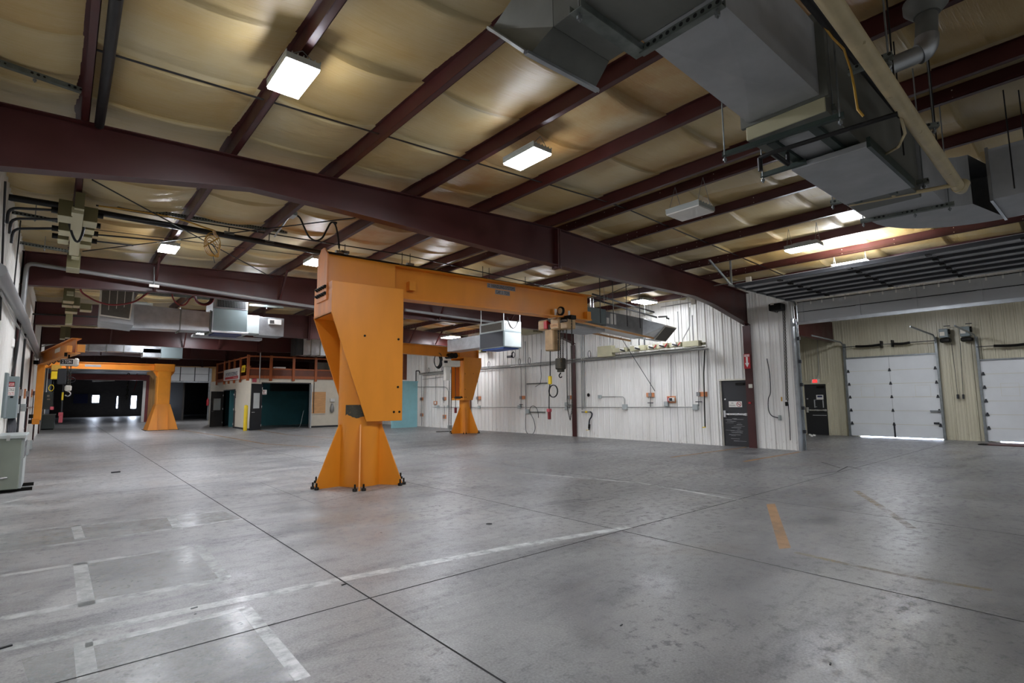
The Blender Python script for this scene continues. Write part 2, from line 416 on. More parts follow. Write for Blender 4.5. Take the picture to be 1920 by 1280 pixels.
# ---- roof underside: vinyl-faced insulation sagging between the purlins
from mathutils import noise as mnoise
def ceiling(name, xs, y0, y1, label):
    mb = MB(); cols = []; n = 8
    for i, (a, b) in enumerate(zip(xs, xs[1:])):
        for k in range(n): cols.append((a+(b-a)*k/n, i, k/n))
    cols.append((xs[-1], len(xs)-2, 1.))
    ys = []; y = y0
    while y < y1+.01:
        ys.append(y); y += .1 if y < 24 else .3
    for k in range(math.ceil(y0/1.27), int(min(y1, 30)/1.27)+1): ys += [k*1.27-.006, k*1.27+.006]
    ys = sorted(q for q in ys if y0 <= q <= y1)
    # double each strip seam so the lap shows as a crease
    for y in ys:
        st = math.floor(y/1.27); fr = y/1.27 - st
        near = min(abs(y-f) for f in FRAMES)
        pin = min(1., (near/.9))
        for (x, i, t) in cols:
            h1 = mnoise.noise(V((st*3.7, i*5.1, .3)))
            sg = (.07 + .05*h1 + .075*(1-fr)**1.5 + .03*mnoise.noise(V((x*.8, y*.9, 2.)))) * (.25+.75*pin); sg = min(sg, .165)
            if i < len(xs)-1 and xs[i+1]-xs[i] < .8: sg *= .3
            wr = .010*mnoise.noise(V((x*1.1, y*7, 7.))) + .010*mnoise.noise(V((x*1.1+y, y*13, 3.)))
            mb.v.append(V((x, y, R(x)+.205-(sg+wr)*4*t*(1-t))))
    w = len(cols)
    for r in range(len(ys)-1):
        for c in range(w-1):
            o = r*w+c; mb.f.append([o, o+w, o+w+1, o+1]); mb.mi.append(0); mb.sm.append(True)
    return struct(mb, name, 'ceil', label, 'ceiling', origin=(0, 0, 0))
ceiling('ceiling', [XL-.1]+PURL+[16.95], -7, 54.3, 'cream and ochre stained insulation sheeting sagging between the red roof purlins')
ceiling('ceiling', [16.95]+PURLB+[XD+.1], -7, 10.4, 'insulation sheeting over the loading bay beside the open overhead door')

def sheet(mb, fix, c, a, b, z0, ztop, out, pitch=.305):
    """ribbed metal sheet on the plane fix=c, running a..b, ribs standing out by `out`"""
    prof = [(0, 0), (.012, 1), (.045, 1), (.057, 0), (.125, 0), (.135, .28), (.15, .28), (.16, 0), (.215, 0), (.225, .28), (.24, .28), (.25, 0)]
    pts = []; k0 = math.floor(a/pitch)
    while k0*pitch < b:
        for s_, o_ in prof:
            q = k0*pitch + s_
            if a <= q <= b: pts.append((q, o_*out))
        k0 += 1
    pts = [(a, 0)] + pts + [(b, 0)]
    vs = []
    for q, o_ in pts:
        zt = ztop(q) if callable(ztop) else ztop
        for z in (z0, zt): vs.append((c+o_, q, z) if fix == 'x' else (q, c+o_, z))
    mb.add(vs, [(2*i, 2*i+2, 2*i+3, 2*i+1) for i in range(len(pts)-1)])
mb = MB()
zr = R(XR)+.2
sheet(mb, 'x', XR, 6.62, 8.14, 0, zr, -.028); sheet(mb, 'x', XR, 8.14, 9.04, 2.17, zr, -.028); sheet(mb, 'x', XR, 9.04, YF, 0, zr, -.028)
sheet(mb, 'x', XR+.2, -8, 6.62, 4.35, zr, -.028)
mb.box((XR, 6.62, 0), (XR+.2, 6.66, zr))
mb.box((XR+.05, 9.04, 0), (XR+.08, YF, zr)); mb.box((XR+.05, 6.66, 0), (XR+.08, 8.14, zr)); mb.box((XR+.05, 8.14, 2.17), (XR+.08, 9.04, zr))
sheet(mb, 'x', XR+.2, 9.04, 10.3, 0, zr, .028); sheet(mb, 'x', XR+.2, 6.64, 8.14, 0, zr, .028)
struct(mb, 'wall_right', 'wall', 'white ribbed metal wall along the right of the hall', 'wall')
mb = MB(); sheet(mb, 'x', XL, -3, YF, 0, R(XL)+.2, .028); mb.box((XL-.06, -3, 0), (XL-.03, YF, R(XL)+.2))
struct(mb, 'wall_left', 'wall', 'white ribbed metal wall crowded with conduits at the far left', 'wall')
mb = MB(); sheet(mb, 'x', XD, -8, 10.3, 0, R(XD)+.2, -.028); mb.box((XD+.03, -8, 0), (XD+.06, 10.3, R(XD)+.2))
struct(mb, 'wall_dock', 'wallbeige', 'beige ribbed metal wall of the loading bay behind the white dock doors', 'wall')
mb = MB(); sheet(mb, 'y', 10.25, XR+.2, XD, 0, lambda q: R(q)+.2, -.028); mb.box((XR+.2, 10.28, 0), (XD, 10.31, 4.7))
struct(mb, 'wall_bay', 'wallbeige', 'beige ribbed end wall of the loading bay beyond the exit door', 'wall')
# far wall with two openings into the dark rooms beyond
mb = MB()
mb.box((5.42, YF, 0), (6.42, YF+.15, 3.6)); mb.box((10.25, YF, 0), (XR, YF+.15, 5.3)); mb.box((XL, YF, 4.3), (10.25, YF+.15, 5.45)); mb.box((5.42, YF, 3.6), (6.42, YF+.15, 4.3))
sheet(mb, 'y', YF-.02, 5.75, 6.4, 0, 4.3, -.03, .33); sheet(mb, 'y', YF-.02, 10.3, 13.5, 0, 4.6, -.03, .33)
struct(mb, 'wall_far', 'tan', 'tan panelled wall between the two dark openings at the far end', 'wall')
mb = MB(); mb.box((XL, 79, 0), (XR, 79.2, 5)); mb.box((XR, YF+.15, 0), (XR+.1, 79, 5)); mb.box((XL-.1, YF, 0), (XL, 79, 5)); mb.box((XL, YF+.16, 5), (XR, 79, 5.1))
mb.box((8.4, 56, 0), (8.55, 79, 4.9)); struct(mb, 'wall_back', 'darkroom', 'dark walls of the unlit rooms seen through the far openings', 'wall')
def daywin(n, u0, v0, u1, v1, y, label):
    a = at(u0, v1, y=y); b = at(u1, v0, y=y)
    mb = MB(); mb.box((a.x-.15, y-.03, a.z-.15), (b.x+.15, y+.02, b.z+.15))
    w = struct(mb, 'window_%d' % n, 'dark', label, 'window')
    mb = MB(); mb.box((a.x, y-.06, a.z), (b.x, y-.035, b.z)); mb.build('pane', 'daylight', w)
daywin(1, 172.5, 741, 186, 754.5, 78.9, 'small square window glowing with daylight in the dark far room')
daywin(2, 218, 743, 221.5, 765, 78.9, 'thin sliver of daylit door glass in the dark far room')
daywin(3, 245, 742, 256, 765.5, 78.9, 'bright upright door window at the end of the dark far room')
daywin(4, 320.5, 741, 322.5, 764, 78.9, 'narrow bright slit of daylight just right of the square crane post')
mb = MB(); mb.box(at(137, 756, y=78.8), at(165, 738, y=78.85)); ss(mb, 'notice_board', 'navy', 'dark blue board left of the small square window in the far room', 'board')
mb = MB(); mb.box((XL, YF-.1, 3.45), (5.4, YF+.1, 3.9)); mb.slot(1); mb.box((5.4, YF-.12, 0), (5.62, YF, 3.9)); mb.slot(2); mb.box((5.2, YF-.12, 0), (5.4, YF-.02, 3.4))
struct(mb, 'trim_1', ['maroon_light', 'maroon_light', 'white'], 'faded maroon header and jamb framing the large left opening at the far end', 'door frame')
mb = MB(); mb.box((6.42, YF-.1, 0), (6.62, YF+.05, 4.6)); mb.box((10.05, YF-.1, 0), (10.25, YF+.05, 4.6)); mb.box((6.62, YF-.1, 3.32), (10.05, YF, 3.42))
struct(mb, 'trim_2', 'galv', 'grey steel jambs of the narrower right opening at the far end', 'door frame')
mb = MB()
for k in range(2): mb.box((6.64, YF-.05, 3.45+.62*k), (10.03, YF+.02, 4.05+.62*k))
d = struct(mb, 'door_5', 'doorwhite', 'raised white sectional door above the right far opening', 'door')
for k in range(4): MB().box((6.7+k*1.1, YF-.09, 3.45), (6.76+k*1.1, YF-.05, 4.68)).build('stile', 'dark', d)
mb = MB(); mb.box((XL+.1, YF-3.4, 4.1), (5.3, YF-.1, 4.16)); struct(mb, 'door_6', 'doorgrey', 'white overhead door drawn up flat above the large left far opening', 'door')
mb = MB(); q = at(240, 712, y=62); mb.box((1.5, 60, q.z-.1), (7.6, 60.5, q.z+.25)); ss(mb, 'overhead_duct', 'galv_dull', 'long pale duct hanging across the dark far room', 'duct')
mb = MB(); a, b = at(173, 714, y=58), at(215, 713, y=58); mb.bar(a, b, .18, .12); ss(mb, 'strip_light', 'tubelight', 'pale unlit tube light hanging in the dark far opening', 'lamp')
mb = MB(); a = at(241, 700, y=56); mb.chain(a, (a.x, 56, 1.9), .3, .04); ss(mb, 'hanging_chain', 'chain', 'loose chain dangling in the large far opening', 'chain')
mb = MB(); a = at(257, 700, y=56); b = at(250, 734, y=56); mb.tube([a, a.lerp(b, .5)+V((.1, 0, 0)), b], .03); ss(mb, 'air_hose', 'redhose', 'thin red air hose dangling right of the loose chain in the far opening', 'hose')
mb = MB(); a = at(375, 772, y=53.5); b = at(375, 745, y=53.5)
mb.lathe((10.02, 53.81, a.z+.55), (0, 0, 1), [(.1, 0), (.1, .5), (.04, .6), (.03, .7)], 12); ss(mb, 'fire_extinguisher', 'red', 'red fire extinguisher on the jamb of the narrower far opening', 'extinguisher')

# ---------------------------------------------------------------- steel frames
B1 = [(1.9, 4.63), (2.9, 4.62), (8.2, 4.48), (9.1, 4.46), (13.55, 4.47), (14.6, 4.35), (16.95, 3.87)]
B2 = [(2.1, 4.36), (5.8, 4.3), (8.1, 4.3), (12.2, 4.42), (15.2, 4.4), (16.95, 3.9)]
DIST = ['nearest', 'second', 'third', 'fourth', 'fifth', 'farthest']
def steel_frame(i, y):
    B = B1 if i == 0 else B2
    t = thing('portal_beam', (8.1, y, 0), ['nearest maroon roof beam with its column by the smoking sign door', 'second maroon roof beam from the camera, passing behind the big orange crane',
        'third maroon roof beam, behind the hanging air unit with the filter', 'fourth maroon roof beam from the camera', 'fifth maroon roof beam from the camera, over the wooden railing', 'farthest maroon roof beam, just before the far wall'][i], 'roof beam', 'maroon portal frames of the hall')
    mb = MB(); tw = .006
    top = [(16.95, R(16.95)), (8.1, 5.31), (-.85, R(-.85))]
    low = [(-.85, 4.19)] + B
    pts = low + top
    # web in quads so that the concave outline stays clean
    xs = sorted({p[0] for p in low} | {8.1})
    def zl(x):
        for (a, za), (b, zb) in zip(low, low[1:]):
            if a <= x <= b: return za + (zb-za)*(x-a)/(b-a)
    for a, b in zip(xs, xs[1:]):
        mb.prism([(a, y-tw, zl(a)), (b, y-tw, zl(b)), (b, y-tw, R(b)), (a, y-tw, R(a))], (0, 2*tw, 0))
    for (a, za), (b, zb) in zip(low, low[1:]): mb.bar((a, y, za), (b, y, zb), .2, .014)
    mb.bar((-.85, y, R(-.85)-.008), (8.1, y, 5.302), .2, .014); mb.bar((8.1, y, 5.302), (16.95, y, R(16.95)-.008), .2, .014)
    mb.build('rafter', 'maroon', t)
    mb = MB(); mb.box((8.05, y-.1, zl(8.1)-.06), (8.09, y+.1, R(8.1)-.02)); mb.box((8.11, y-.1, zl(8.1)-.06), (8.15, y+.1, R(8.1)-.02))
    for k in range(4):
        for s_ in (-1, 1): mb.cyl((8.02, y+s_*.06, zl(8.1)-.03+.04*k), (8.18, y+s_*.06, zl(8.1)-.03+.04*k), .012, 6)
    mb.build('splice_plate', 'maroon', t)
    mb = MB(); mb.box((-.80, y-.11, 0), (-.78, y+.11, R(-.8))); mb.box((-.95, y-.006, 0), (-.8, y+.006, R(-.9)))
    mb.build('column', 'maroon', t)
    mb = MB(); mb.box((16.70, y-.125, 0), (16.72, y+.125, 3.88)); mb.box((16.72, y-.006, 0), (16.95, y+.006, 3.88)); mb.box((16.95, y-.12, 0), (16.97, y+.12, R(16.95)))
    mb.build('column', 'maroon', t)
    mb = MB(); mb.bar((16.70, y, 3.88), (16.70, y, R(16.7)), .2, .014, (0, 1, 0)); mb.build('stiffener', 'maroon', t)
    if i:
        for xp in (1.6, 4.54, 6.07, 9.87, 13.0, 14.5):
            mb = MB(); mb.bar((xp, y-.75, R(xp)+.03), (xp, y-.1, zl(xp)+.02), .05, .05); mb.build('flange_brace', 'maroon', t)
    if i == 0:
        mb = MB(); 
        mb.prism([(17, y-.006, 3.92), (24.15, y-.006, 3.8), (24.15, y-.006, R(24.15)), (17, y-.006, R(17))], (0, .012, 0))
        mb.bar((17, y, 3.92), (24.15, y, 3.8), .2, .014); mb.bar((24.15, y, 3.8), (24.15, y, R(24.15)), .2, .014, (0, 1, 0)); mb.build('bay_rafter', 'maroon', t)
for i, y in enumerate(FRAMES): steel_frame(i, y)
ORD = ['first', 'second', 'third', 'fourth', 'fifth', 'sixth', 'seventh', 'eighth', 'ninth', 'tenth', 'eleventh', 'twelfth']
def purlin(x, y0, y1, label, group, red='maroon'):
    mb = MB(); z = R(x); s = 1 if x < 8.1 else -1
    mb.box((x-.004, y0, z), (x+.004, y1, z+.2)); mb.box((x, y0, z), (x+s*.075, y1, z+.007)); mb.box((x-s*.075, y0, z+.193), (x, y1, z+.2))
    mb.box((x+s*.068, y0, z), (x+s*.075, y1, z+.022))
    if x > 8:
        y = 1.2; k = 0; mb.slot(1)           # punched holes near every lap; light through them painted as pale discs
        while y < 24 and y < y1:
            f = min(abs(y-q) for q in FRAMES)
            if f < 1.6 or k % 4 == 0:
                for dz in (.05, .15):
                    if rnd.random() < .8: mb.cyl((x-.006, y, z+dz), (x+.006, y, z+dz), .009, 6)
            y += .27; k += 1
    return ss(mb, 'roof_purlin', [red, 'offwhite'], label, 'purlin', group)
for i, x in enumerate(PURL):
    purlin(x, -5, 54, '%s maroon roof purlin counted from the left wall' % ORD[i], 'roof purlins of the hall')
for i, x in enumerate(PURLB):
    purlin(x, -5, 10.2, '%s maroon purlin over the loading bay counted from the hall' % ORD[i], 'roof purlins of the loading bay')
n_s = 0
for yb in (6.3, 13.2, 20.8):
    for i, (a, b) in enumerate(zip(PURL, PURL[1:])):
        if b-a < .8 and yb > 7: continue
        za, zb = R(a)+.06, R(b)+.06
        mb = MB(); mb.bar((a+.01, yb, za), (b-.01, yb, zb), .035, .006)
        row = {6.3: 'in front of the nearest roof beam', 13.2: 'behind the nearest roof beam', 20.8: 'behind the second roof beam'}[yb]
        ss(mb, 'purlin_strap', 'black_pipe', 'dark strap joining %s and %s purlins %s' % (ORD[i], ORD[i+1], row), 'strap', 'straps between the purlins')

# ---------------------------------------------------------------- lamps
def make_lamp(loc, label, lit=True, along='y', drop=.0, group='LED high-bay lamps of the hall', L=.64, W=.33, up=False, lm='led'):
    t = thing('high_bay_lamp', loc, label, 'lamp', group)
    x, y, z = loc; a, b = (W/2, L/2) if along == 'y' else (L/2, W/2)
    mb = MB(); mb.box((x-a*.55, y-b*.55, z+.085), (x+a*.55, y+b*.55, z+.14)); mb.box((x-a, y-b, z+.02), (x+a, y+b, z+.085))
    for k in range(7):
        if along == 'y': mb.box((x-a+2*a*k/6-.004, y-b, z+.085), (x-a+2*a*k/6+.004, y+b, z+.105))
        else: mb.box((x-a, y-b+2*b*k/6-.004, z+.085), (x+a, y-b+2*b*k/6+.004, z+.105))
    mb.build('housing', 'lightcab', t)
    mb = MB(); mb.box((x-a+.008, y-b+.008, z), (x+a-.008, y+b-.008, z+.02)); mb.build('diffuser', lm if lit else 'white', t)
    if up: MB().box((x-a+.02, y-b+.02, z+.14), (x+a-.02, y+b-.02, z+.15)).build('diffuser', 'led', t)
    h = .07+drop
    for i in (-1, 1):
        for j in (-1, 1): MB().tube([(x+i*a*.85, y+j*b*.85, z+.085), (x, y+j*b*.85, z+.085+h)], .004, 5).build('hanger_wire', 'strut', t)
    return t
def lamp(u, v, z, label, **k):
    p = at(u, v, z=z); return make_lamp((p.x, p.y, p.z), label, **k)
lamp(549, 151, 4.86, 'large bright lamp at upper left, in front of the nearest roof beam', drop=.02)
lamp(988, 300, 4.88, 'bright lamp at upper centre, in front of the nearest roof beam', drop=.08)
lamp(1507, 467, 4.62, 'bright lamp hung on wires near the raised overhead door', drop=.35)
lamp(1294, 401, 4.68, 'unlit white lamp hung beneath the roof ridge', lit=False, drop=.4, L=.62, W=.5, group=None)
lamp(1208, 567, 4.92, 'bright lamp above the right wall duct with the slanted intake', along='x', drop=.0, L=.85, W=.5, lm='led_soft')
lamp(316, 468, 4.84, 'bright lamp near the yellow cord coil at left', drop=.03)
lamp(590, 493, 4.88, 'bright lamp partly hidden behind the head of the big orange crane', drop=.04)
lamp(478, 560, 4.86, 'bright lamp above the hanging air unit with the open louvres', drop=.05)
lamp(263, 574, 4.7, 'bright lamp beside the filter intake of the hanging air unit', drop=.2, along='x')
lamp(845, 633, 4.7, 'bright lamp above the far right orange crane', drop=.2, L=.9, W=.6, lm='led_soft')
lamp(375, 627, 4.85, 'small far lamp left of the wooden railing', drop=.1)
lamp(192, 644, 4.7, 'small far lamp above the distant ceiling duct', drop=.2)
for (x, y, z, lab) in ((8.1, 12.8, 4.98, 'added unseen ridge lamp behind the big orange boom'), (12.0, 12.5, 4.8, 'added unseen lamp behind the outer end of the big orange boom'), (8.0, 17.6, 4.9, 'added lamp hidden behind the upper head of the big orange crane'),
                    (9.9, 22.3, 4.9, 'added lamp hidden behind the middle of the big orange crane'), (12.4, 28.0, 4.8, 'added lamp before the office hidden by the big orange crane'), (3.2, 31.9, 4.92, 'added unseen lamp just behind the fourth roof beam'), (4.5, 48.6, 4.9, 'left added unseen lamp before the far openings, behind the sixth beam'), (9.5, 48.6, 4.9, 'right added unseen lamp before the far openings, behind the sixth beam')):
    make_lamp((x, y, z), lab, drop=.08)  # unseen lamps added to brighten the right wall, office and far end
M['signgrey'] = mat('grey_sign_plate', '#8f8c8a', .5, var=.05)
# ================================================================ CRANES AND HOISTS
class Loc:                      # local frame of a crane: s along the boom, o sideways, z up
    def __init__(s, c, deg): s.c = V((c[0], c[1], 0)); t = math.radians(deg); s.d = V((math.cos(t), math.sin(t), 0)); s.n = V((-math.sin(t), math.cos(t), 0))
    def __call__(s, a, o, z): return s.c + s.d*a + s.n*o + V((0, 0, z))
def jib(c, deg, label, k, mast_r, finR, finH, fin0, head, boom, paint='orange', sq=False, group=None):
    P = Loc(c, deg); t = thing('jib_crane', (c[0], c[1], 0), label, 'crane', group)
    s0, s1, sb, zb, zs, zt, hw = head; bz0, bz1, bend, bw = boom
    mb = MB(); mb.cyl((c[0], c[1], 0), (c[0], c[1], zt-.15), mast_r, 40)
    mb.build('mast', [paint], t)
    if k > .9:
        mb = MB(); A0 = math.radians(205); zz = [finH+.13, finH+.21, finH+.34, finH+.36]
        for i in range(14):
            a0, a1 = A0+i*math.radians(5), A0+(i+1)*math.radians(5); lo0, lo1 = [finH+.12+.05*mnoise.noise(V((q*9, .4, 0)))+.07*abs(i+e-7)/7 for q, e in ((a0, 0), (a1, 1))]
            pt = lambda a, z: V((c[0]+(mast_r+.004)*math.cos(a), c[1]+(mast_r+.004)*math.sin(a), z))
            mb.add([pt(a0, lo0), pt(a1, lo1), pt(a1, finH+.37), pt(a0, finH+.37)], [(0, 1, 2, 3)], True)
        mb.build('scraped_patch', 'bare', t)
    bs = []
    for i in range(6):
        a = fin0 + i*math.pi/3; r = V((math.cos(a), math.sin(a), 0)); q = V((-math.sin(a), math.cos(a), 0)); C = V((c[0], c[1], 0)); th = .013*k
        mb = MB(); mb.prism([C+r*(mast_r-.01)-q*th, C+r*finR-q*th, C+r*finR-q*th+V((0, 0, .05*k)), C+r*(mast_r+.03*k)-q*th+V((0, 0, finH)), C+r*(mast_r-.01)-q*th+V((0, 0, finH))], q*2*th)
        mb.build('base_gusset', paint, t)
        for e in (-1, 1):
            p = C + r*(finR+.0) + q*e*.075*k; mb = MB(); mb.cyl(p, p+V((0, 0, .12*k)), .017*k, 8); mb.lathe(p, (0, 0, 1), [(.042*k, 0), (.042*k, .045*k), (.02*k, .05*k)], 6)
            mb.build('anchor_bolt', 'bolt', t)
    for e in (-1, 1):
        mb = MB(); mb.prism([P(s0, e*hw, zt), P(s1, e*hw, zt), P(s1, e*hw, zb), P(sb, e*hw, zb), P(s0, e*hw, zs)], P.n*e*.025*k)
        o = mb.build('side_plate', paint, t, .004)
        for (a, z) in ((s0*.2, zb+(zt-zb)*.62), (s1*.84, zb+(zt-zb)*.61), (s1*.84, zb+(zt-zb)*.25), (s1*.72, zb+.17*k), (s1*.9, zb+.17*k)):
            mb = MB(); mb.cyl(P(a, e*hw, z), P(a, e*(hw+.04*k), z), .022*k, 8); mb.build('pin', 'bolt', o)
    mb = MB(); mb.hexa([P(s0, -hw, zs), P(s0+.03, -hw, zs), P(s0+.03, hw, zs), P(s0, hw, zs)], [P(s0, -hw, zt), P(s0+.03, -hw, zt), P(s0+.03, hw, zt), P(s0, hw, zt)])
    mb.build('end_block', 'orange_rust' if k > .9 else paint, t)
    mb = MB(); mb.prism([P(s0, -hw, zs), P(sb+.0, -hw, zs), P(sb, hw, zs), P(s0, hw, zs)], (0, 0, .025)); mb.build('soffit_plate', paint, t)
    mb = MB(); mb.prism([P(s0, -hw, bz0-.03), P(s1, -hw, bz0-.03), P(s1, hw, bz0-.03), P(s0, hw, bz0-.03)], (0, 0, .028)); mb.build('top_plate', paint, t)
    mb = MB(); mb.prism([P(sb*2.2, -hw*.9, zs-.55*k), P(sb, -hw*.9, zs-.55*k), P(sb, hw*.9, zs-.55*k), P(sb*2.2, hw*.9, zs-.55*k)], (0, 0, .02)); mb.build('inner_shelf', paint, t)
    mb = MB(); mb.prism([P(s1-.16*k, -hw, zb), P(s1-.02, -hw, zb), P(s1-.02, hw, zb), P(s1-.16*k, hw, zb)], (0, 0, .13*k)); yk = mb.build('roller_yoke', 'orange', t)
    mb = MB(); mb.cyl(P(s1-.1*k, -hw*.5, zb+.14*k), P(s1-.1*k, hw*.5, zb+.14*k), .09*k, 16); mb.build('roller', 'bolt', yk)
    # boom
    zc = (bz0+bz1)/2; mb = MB(); mb.ibeam(P(s0+.02, 0, zc), P(bend, 0, zc), bw, bz1-bz0, .028*k, .015)
    for e in (-1, 1):
        mb.prism([P(s0+.02, e*bw*.47, bz0), P(s1*.95, e*bw*.47, bz0), P(s1*.95, e*bw*.47, bz1-.02), P(s0+.02, e*bw*.47, bz1-.02)], P.n*e*.012)
    mb.prism([P(s1*.95, -bw*.47, bz0), P(s1*.95, bw*.47, bz0), P(s1*.95, bw*.47, bz1), P(s1*.95, -bw*.47, bz1)], P.d*.015)
    bo = mb.build('boom', paint, t, .003)
    for e in (-1, 1):
        mb = MB(); mb.prism([P(bend-.16*k, e*.012, bz0+.02), P(bend-.02, e*.012, bz0+.02), P(bend-.02, e*.012, bz0+.24*k), P(bend-.16*k, e*.012, bz0+.24*k)], P.n*e*bw*.4); mb.build('end_stop', paint, bo)
    hp = .29*k
    mb = MB(); mb.prism([P(s0-.028, -hp, zt-.32*k), P(s0-.028, hp, zt-.32*k), P(s0-.028, hp, bz1-.03), P(s0-.028, hp*.3, bz1+.13*k), P(s0-.028, -hp*.3, bz1+.13*k), P(s0-.028, -hp, bz1-.03)], P.d*.028)
    ep = mb.build('end_plate', 'orange_rust' if k > .9 else paint, t)
    for row in (0, 1):
        for j in range(5):
            p = P(s0-.028, (-.24+.12*j)*k, zt-(.07+.13*row)*k); mb = MB(); mb.lathe(p, -P.d, [(.034*k, 0), (.034*k, .03*k), (.018*k, .035*k), (.018*k, .055*k)], 8); mb.build('bolt', 'bolt', ep)
    return t, P, bo
# --- the big crane in the foreground
BC = (4.52, 9.94)
C1, P1, boom1 = jib(BC, -3, 'large orange jib crane in the middle of the floor, five ton boom', 1., .42, .9, 1.15,
    math.atan2(-.91, -.41), (-.8, .635, -.09, 1.205, 3.22, 3.815, .5), (3.70, 4.40, 6.38, .34))
mb = MB(); mb.prism([P1(.94, -.17, 3.9), P1(1.08, -.17, 3.9), P1(1.08, -.17, 4.09), P1(.94, -.17, 4.09)], P1.n*.16); br = mb.build('clip_bracket', 'orange', boom1)
mb = MB(); mb.prism([P1(3.03, -.014, 4.235), P1(3.87, -.014, 4.235), P1(3.87, -.014, 4.345), P1(3.03, -.014, 4.345)], P1.n*.006); sg1 = mb.build('name_sign', 'signgrey', boom1); sg1['label'] = 'grey maker sign with black capitals'
text('HANDLING SYSTEMS', P1(3.15, -.0165, 4.25), P1.d, (0, 0, 1), .70, .08, 'ink', boom1)
text('>', P1(3.05, -.0165, 4.29), P1.d, (0, 0, 1), .05, .04, 'ink', boom1); text('-', P1(3.05, -.0165, 4.262), P1.d, (0, 0, 1), .05, .012, 'ink', boom1)
mb = MB(); mb.prism([P1(3.26, -.014, 4.105), P1(3.70, -.014, 4.105), P1(3.70, -.014, 4.215), P1(3.26, -.014, 4.215)], P1.n*.006); sg2 = mb.build('capacity_sign', 'signgrey', boom1); sg2['label'] = 'grey capacity sign below the maker sign'
text('CAP. 5  TON', P1(3.28, -.0165, 4.12), P1.d, (0, 0, 1), .40, .08, 'ink', boom1)

# --- its hoist, hung on the lower flange
def hook(mb, p, r, th):
    p = V(p); mb.tube([p+V((0, 0, r*1.6)), p+V((0, 0, r*.9))] + [p+V((0, math.sin(a)*r, math.cos(a)*r)) for a in [math.radians(q) for q in range(0, 250, 20)]], th, 8)
HX = 9.95
def hq(u, v, dx=0): return at(u, v, x=HX+dx)
t = thing('chain_hoist', hq(1045, 600), 'grimy tan three ton chain hoist hanging from the end of the big orange boom', 'hoist')
def hbox(name, u0, v0, u1, v1, d0, d1, m, par=None, bev=.01):
    a, b = hq(u0, v0), hq(u1, v1); mb = MB(); mb.box((HX+d0, a.y, a.z), (HX+d1, b.y, b.z)); return mb.build(name, m, par or t, bev)
hbox('crossbar', 1014, 601, 1076, 598, -.1, .1, 'bolt')
hbox('motor_housing', 1016, 603, 1033, 618, -.16, .16, 'hoisttan', bev=.03)
hbox('label_band', 1027, 603, 1033.5, 617, -.165, .0, 'red')
g1 = hbox('gear_case', 1040, 599, 1057, 617.5, -.18, .18, 'hoisttan', bev=.03)
a = hq(1041, 615); b = hq(1055.5, 607)
mb = MB(); mb.box((HX-.187, a.y, a.z), (HX-.18, b.y, b.z)); mb.build('name_label', 'plywood', g1)
text('COFFING', (HX-.19, a.y-.02, a.z+.015), (0, -1, 0), (0, 0, 1), abs(a.y-b.y)-.04, (b.z-a.z)*.62, 'ink', g1)
e1 = hbox('brake_case', 1058, 600, 1072, 616, -.16, .16, 'hoisttan', bev=.02)
a = hq(1058.5, 606); b = hq(1072.5, 598)
mb = MB(); mb.box((HX-.176, a.y, a.z), (HX-.165, b.y, b.z)); mb.build('capacity_plate', 'ink', e1)
text('3 TON', (HX-.18, a.y-.03, a.z+.02), (0, -1, 0), (0, 0, 1), abs(a.y-b.y)-.05, (b.z-a.z)*.55, 'offwhite', e1)
hbox('wiring_box', 1033, 609, 1040, 619, -.12, .08, 'bare')
hbox('trolley', 1041, 583, 1055, 597, -.28, -.2, 'hoistcream', bev=.01); hbox('trolley', 1042, 583, 1056, 597, .2, .28, 'hoistcream')
a = hq(1066, 585); mb = MB(); mb.lathe((HX-.26, a.y, a.z), (-1, 0, 0), [(.115, 0), (.115, .05), (.085, .055)], 28); w_ = mb.build('hand_wheel', 'bolt', t)
mb = MB(); mb.lathe((HX-.315, a.y, a.z), (-1, 0, 0), [(.08, 0), (.08, .01), (.02, .015)], 24); mb.build('hub', 'hoisttan', w_)
for u in (1044, 1052):
    p = hq(u, 588); mb = MB(); mb.lathe((HX-.2, p.y, p.z+.0), (1, 0, 0), [(.06, 0), (.06, .08)], 14); mb.build('trolley_wheel', 'bolt', t)
mb = MB(); a = hq(1060, 590); mb.bar((HX-.2, a.y+.05, a.z-.1), (HX-.2, a.y+.05, a.z+.05), .1, .06); mb.build('wheel_bracket', 'hoisttan', t)
hbox('chain_bucket', 1027.5, 619, 1045, 657, -.14, .14, 'hoisttan', bev=.03)
for u in (1047, 1051, 1055.5):
    mb = MB(); mb.chain(hq(u, 617), hq(u, 673), .07, .011); mb.build('load_chain', 'chain', t)
hbx = hbox('hook_block', 1044.5, 672, 1058, 692, -.1, .1, 'bare', bev=.03); hbox('swivel', 1047, 691, 1056, 697, -.06, .06, 'bare', hbx)
mb = MB(); p = hq(1051, 704); hook(mb, p, .05, .016); mb.build('hook', 'bolt', hbx)
mb = MB(); mb.chain(hq(1062, 600), hq(1064, 765), .055, .008); b = hq(1069, 787)
mb.chain(hq(1064, 765), b, .055, .008); mb.chain(b, hq(1073, 765), .055, .008); mb.chain(hq(1073, 765), hq(1072, 600), .055, .008); mb.build('hand_chain', 'chain', t)
mb = MB(); mb.tube([hq(1031.5, 657), hq(1031.5, 706)], .014, 6)
c_ = [hq(1031.5, 719)]
for k in range(30):
    an = k/29*4*math.pi*.98+math.pi; p = hq(1037+8.0*math.cos(an), 733-11.5*math.sin(an)); c_.append(p+V((.02*k/29, 0, 0)))
c_ += [hq(1029.5, 745), hq(1029.5, 766)]
mb.tube(c_, .014, 6); mb.build('pendant_cable', 'black', t)
hbox('cable_tag', 1029, 705, 1034, 720, -.03, .03, 'yellow', bev=.005)
